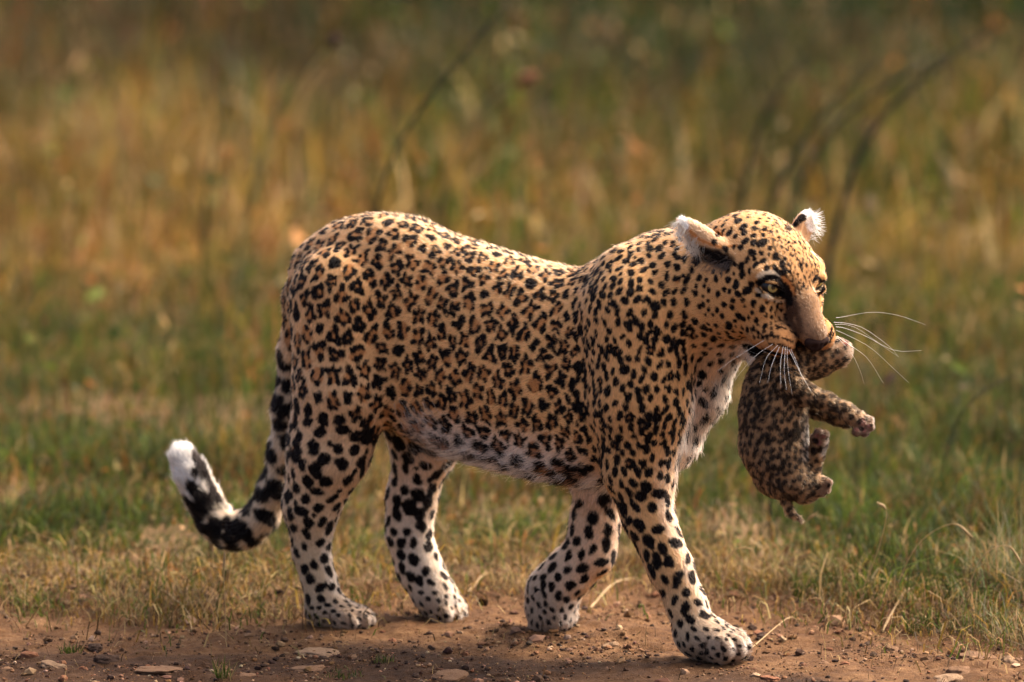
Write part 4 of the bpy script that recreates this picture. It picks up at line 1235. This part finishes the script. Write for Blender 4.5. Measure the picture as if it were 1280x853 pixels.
tuft(1250, 752, 260, 0.17, 0.0016, 1.0, [GREY, STRAW, GREEN], [1, 0.6, 0.5], 'large grey green wiry tuft at the right edge of the path', spread=0.035)
tuft(1195, 770, 120, 0.07, 0.0022, 1.0, [GREY, GREEN, STRAW], [0.6, 1, 0.4], 'low green tuft left of the large wiry one', spread=0.018)
tuft(1155, 790, 110, 0.045, 0.0024, 1.0, [GREEN, DKGREEN, STRAW], [1, 0.5, 0.3], 'low green tuft growing on the bare path at the right', spread=0.018)
tuft(1015, 752, 150, 0.055, 0.0024, 0.9, [GREEN, DKGREEN, STRAW], [1.2, 0.7, 0.3], 'small dense green tuft right of the near fore leg', spread=0.018)
tuft(1045, 742, 110, 0.075, 0.0020, 1.1, [STRAW, GREEN, BROWN], [1, 0.5, 0.5], 'dry straw tuft behind the small dense green one', spread=0.018)
tuft(930, 735, 130, 0.085, 0.0020, 1.2, [STRAW, OCHRE, BROWN], [1, 0.8, 0.6], 'tangled dry tuft right of the near fore leg under the cub', spread=0.035)
tuft(1130, 770, 70, 0.06, 0.0020, 1.2, [STRAW, BROWN, GREEN], [1, 0.8, 0.3], 'dry brown tuft bent over at the edge of the right hand path', spread=0.02)
tuft(480, 828, 60, 0.018, 0.0020, 0.9, [GREEN, DKGREEN], [1, 0.6], 'tiny green tuft on the path below the hind paws', spread=0.010)
tuft(430, 846, 80, 0.020, 0.0020, 0.9, [DKGREEN, GREEN, BROWN], [1, 0.6, 0.4], 'tiny dark green tuft in the shadow beside the flat stones', spread=0.018)
tuft(88, 815, 60, 0.022, 0.0020, 0.9, [GREEN, DKGREEN], [1, 0.6], 'tiny green tuft by the dark clods at the left', spread=0.010)
tuft(280, 850, 50, 0.040, 0.0018, 0.5, [GREEN, STRAW], [1, 0.4], 'thin upright green tuft in the shadow at the bottom', spread=0.007)
tuft(160, 772, 110, 0.075, 0.0022, 1.2, [STRAW, OCHRE, GREEN], [1, 0.7, 0.5], 'dry tuft bent over the path at the left', spread=0.04)
tuft(640, 742, 60, 0.075, 0.0020, 1.3, [STRAW, STRAW * 1.2], [1, 0.6], 'pale dry tuft between the far hind and far fore legs', spread=0.025)

tuft(1085, 760, 140, 0.075, 0.0022, 1.1, [GREEN, STRAW, DKGREEN], [1, 0.6, 0.7], 'mixed green and straw tuft between the dense green tuft and the low right one', spread=0.030)
tuft(1225, 790, 150, 0.075, 0.0020, 1.1, [GREEN, GREY, STRAW], [1, 0.8, 0.5], 'green tuft below the large wiry one growing out over the path', spread=0.030)
tuft(1275, 805, 120, 0.070, 0.0020, 1.1, [GREY, STRAW, GREEN], [0.9, 0.7, 0.6], 'grey straw tuft in the right hand corner above the pale stone', spread=0.028)
tuft(985, 742, 120, 0.070, 0.0020, 1.2, [STRAW, BROWN, GREEN], [0.8, 0.9, 0.5], 'brown tangled tuft between the near fore leg and the dense green tuft', spread=0.030)
tuft(40, 765, 130, 0.065, 0.0022, 1.2, [GREEN, STRAW, BROWN], [1, 0.6, 0.6], 'ragged green tuft at the left edge hanging over the path', spread=0.035)
tuft(235, 775, 120, 0.060, 0.0022, 1.3, [STRAW, OCHRE, GREEN], [0.9, 0.6, 0.5], 'straw coloured tuft at the path edge below the tail', spread=0.035)
tuft(335, 772, 110, 0.055, 0.0022, 1.3, [BROWN, STRAW, GREEN], [0.8, 0.7, 0.6], 'low brown tuft just left of the near hind paw', spread=0.030)
def stem(pts, Y, r0, r1, col_mat, lab, head=None, name='tall_grass', cat='tall grass', group='single tall grasses standing above the meadow', root=True, dY=0.0):
    n = len(pts)
    P = [atY(u, v, Y + dY * q / max(1, n - 1)) for q, (u, v) in enumerate(pts)]
    if root:
        d = P[0] - P[1]
        h = P[0][2]
        b = P[0] + np.array([d[0] / max(-d[2], 1e-3) * h * 0.35, 0, -h])
        b[2] = gz(b[0], b[1])[0] - 0.01
        m = (P[0] * 0.5 + b * 0.5) + np.array([(P[0][0] - b[0]) * -0.15, 0, 0])
        P = [b, m] + P
    P = np.array(P); g = P[0].copy()
    Q = spline(P - g, 5 * len(P))
    V, F = tube(Q, np.linspace(r0, r1, len(Q)), 6)
    o = empty(name, g, lab, cat, group)
    link = lambda nm, me, mt: (lambda q: (setattr(q, 'parent', o), q)[1])(link_mesh(nm, me, mt))
    link('stalk', np_mesh('stalk', V, F), col_mat)
    if head:
        k, hl, hr, hm = head
        i0 = int(len(Q) * (1 - hl)); H = Q[i0:]
        Hn = spline(H, 14) if len(H) > 2 else H
        rr = hr * np.sin(np.linspace(0.25, math.pi - 0.1, len(Hn))) + r1
        V, F = tube(Hn, rr * (1 + 0.25 * RNG.normal(0, 1, len(Hn)).clip(-1, 1)), 7)
        link('seed_head', np_mesh('seed_head', V, F), hm)
    return o
M_dk = flat_mat('stem_dark', (0.014, 0.017, 0.007), 0.7, 0.2, 0.3)
M_ol = flat_mat('stem_olive', (0.16, 0.13, 0.045), 0.7, 0.2, 0.3)
M_stw = flat_mat('stem_straw', (0.25, 0.165, 0.075), 0.7, 0.2, 0.3)
M_hd = flat_mat('seed_head_dark', (0.04, 0.022, 0.014), 0.9, 0.1, 0.4)
M_hb = flat_mat('seed_head_brown', (0.17, 0.075, 0.035), 0.9, 0.1, 0.4)
stem([(470, 262), (497, 185), (542, 115), (590, 58), (628, 10)], 2.3, 0.0042, 0.003, M_dk, 'dark green bent stem rising behind the back of the leopard')
stem([(928, 250), (945, 170), (975, 112), (1008, 68)], 3.2, 0.0080, 0.0026, M_dk, 'leftmost dark bent stem behind the head of the leopard')
stem([(958, 270), (990, 200), (1040, 130), (1098, 78)], 3.1, 0.0085, 0.0026, M_dk, 'dark stem second from the left behind the head of the leopard')
stem([(1012, 205), (1060, 142), (1130, 95), (1180, 68)], 3.5, 0.0080, 0.0026, M_dk, 'thin leaning dark stem between two others behind the head')
stem([(1070, 205), (1110, 140), (1170, 85), (1243, 33)], 2.9, 0.0090, 0.0026, M_dk, 'thickest dark bent stem at the upper right leaning far over')
stem([(340, 160), (372, 108), (408, 62), (424, 44)], 3.0, 0.005, 0.003, M_ol, 'olive stem with a dark seed head at the upper left', (0, 0.18, 0.012, M_hd))
stem([(570, 190), (605, 135), (640, 108), (676, 90)], 3.8, 0.005, 0.003, M_ol, 'stem with a brown seed head above the middle of the back', (0, 0.22, 0.012, M_hb))
stem([(262, 215), (272, 165), (290, 120)], 3.6, 0.0062, 0.0026, M_dk, 'short dark stem at the upper left of the meadow')
stem([(1178, 588), (1196, 530), (1225, 492), (1272, 468)], 1.1, 0.0025, 0.0012, M_dk, 'thin dark stem bending right at the right edge')
stem([(1075, 640), (1082, 560), (1078, 470)], 1.4, 0.003, 0.0015, M_dk, 'upright dark stem right behind the hanging cub')
stem([(1120, 660), (1150, 600), (1160, 560)], 1.0, 0.0022, 0.0012, M_ol, 'olive stem among the grass right of the cub')
stem([(965, 690), (963, 640), (966, 600)], 0.8, 0.004, 0.002, M_dk, 'dark stem directly below the hanging cub')
G2 = 'thin stalks at the edge of the path'
def seedy(pts, Y, mat, lab, r=0.0010, head=True):
    stem(pts, Y, r, r * 0.6, mat, lab, (0, 0.2, r * 1.6, M_hb if mat is M_dk else M_stw) if head else None, 'dry_stalk', 'dry stalk', G2, True)
seedy([(282, 770), (280, 720), (281, 690)], 0.02, M_stw, 'hair thin upright stalk in front of the tail bend')
seedy([(262, 740), (266, 700), (264, 672)], 0.38, M_stw, 'pale short stalk right under the bend of the tail', 0.0018)
seedy([(1080, 735), (1100, 680), (1108, 640), (1096, 628)], 0.22, M_stw, 'straw stalk with a drooping tip right of the cub')
seedy([(1120, 735), (1148, 680), (1190, 655), (1216, 672)], 0.22, M_stw, 'long straw stalk arching to the right with a nodding head')
seedy([(1205, 760), (1225, 700), (1258, 682), (1278, 706)], 0.10, M_stw, 'grey straw arching out of the large wiry tuft')
seedy([(1010, 720), (1005, 660), (1022, 640)], 0.4, M_stw, 'short seed stalk below the hind foot of the cub')
seedy([(905, 725), (915, 690), (938, 686), (945, 700)], 0.28, M_stw, 'kinked straw right of the near fore leg', 0.0014, False)
def straw(pts, lab, r=0.0018):
    P = np.array([on_ground(u, v, 0.0) for u, v in pts]); 
    P[:, 2] = [gz(p[0], p[1])[0] + 0.004 for p in P]
    P[1:-1, 2] += 0.012
    g = P[0].copy(); Q = spline(P - g, 16)
    V, F = tube(Q, np.linspace(r, r * 0.5, 16), 6)
    o = link_mesh('dry_straw', np_mesh('dry_straw', V, F), M_stw); o.location = g
    tag(o, lab, 'straw', 'dry straws lying at the grass edge')
straw([(585, 748), (612, 730), (655, 738)], 'bent pale straw lying between the far hind and far fore legs', 0.0026)
straw([(738, 762), (768, 742), (802, 728)], 'pale straw lying behind the near fore leg', 0.0024)
straw([(940, 815), (985, 790), (1000, 788)], 'thin dark straw lying right of the near fore paw', 0.0010)
straw([(150, 745), (190, 750), (232, 775), (240, 790)], 'curved dry straw hanging over the path edge at the left', 0.0018)
straw([(1102, 790), (1130, 765), (1148, 752)], 'curled straw beside the dry brown tuft', 0.0022)
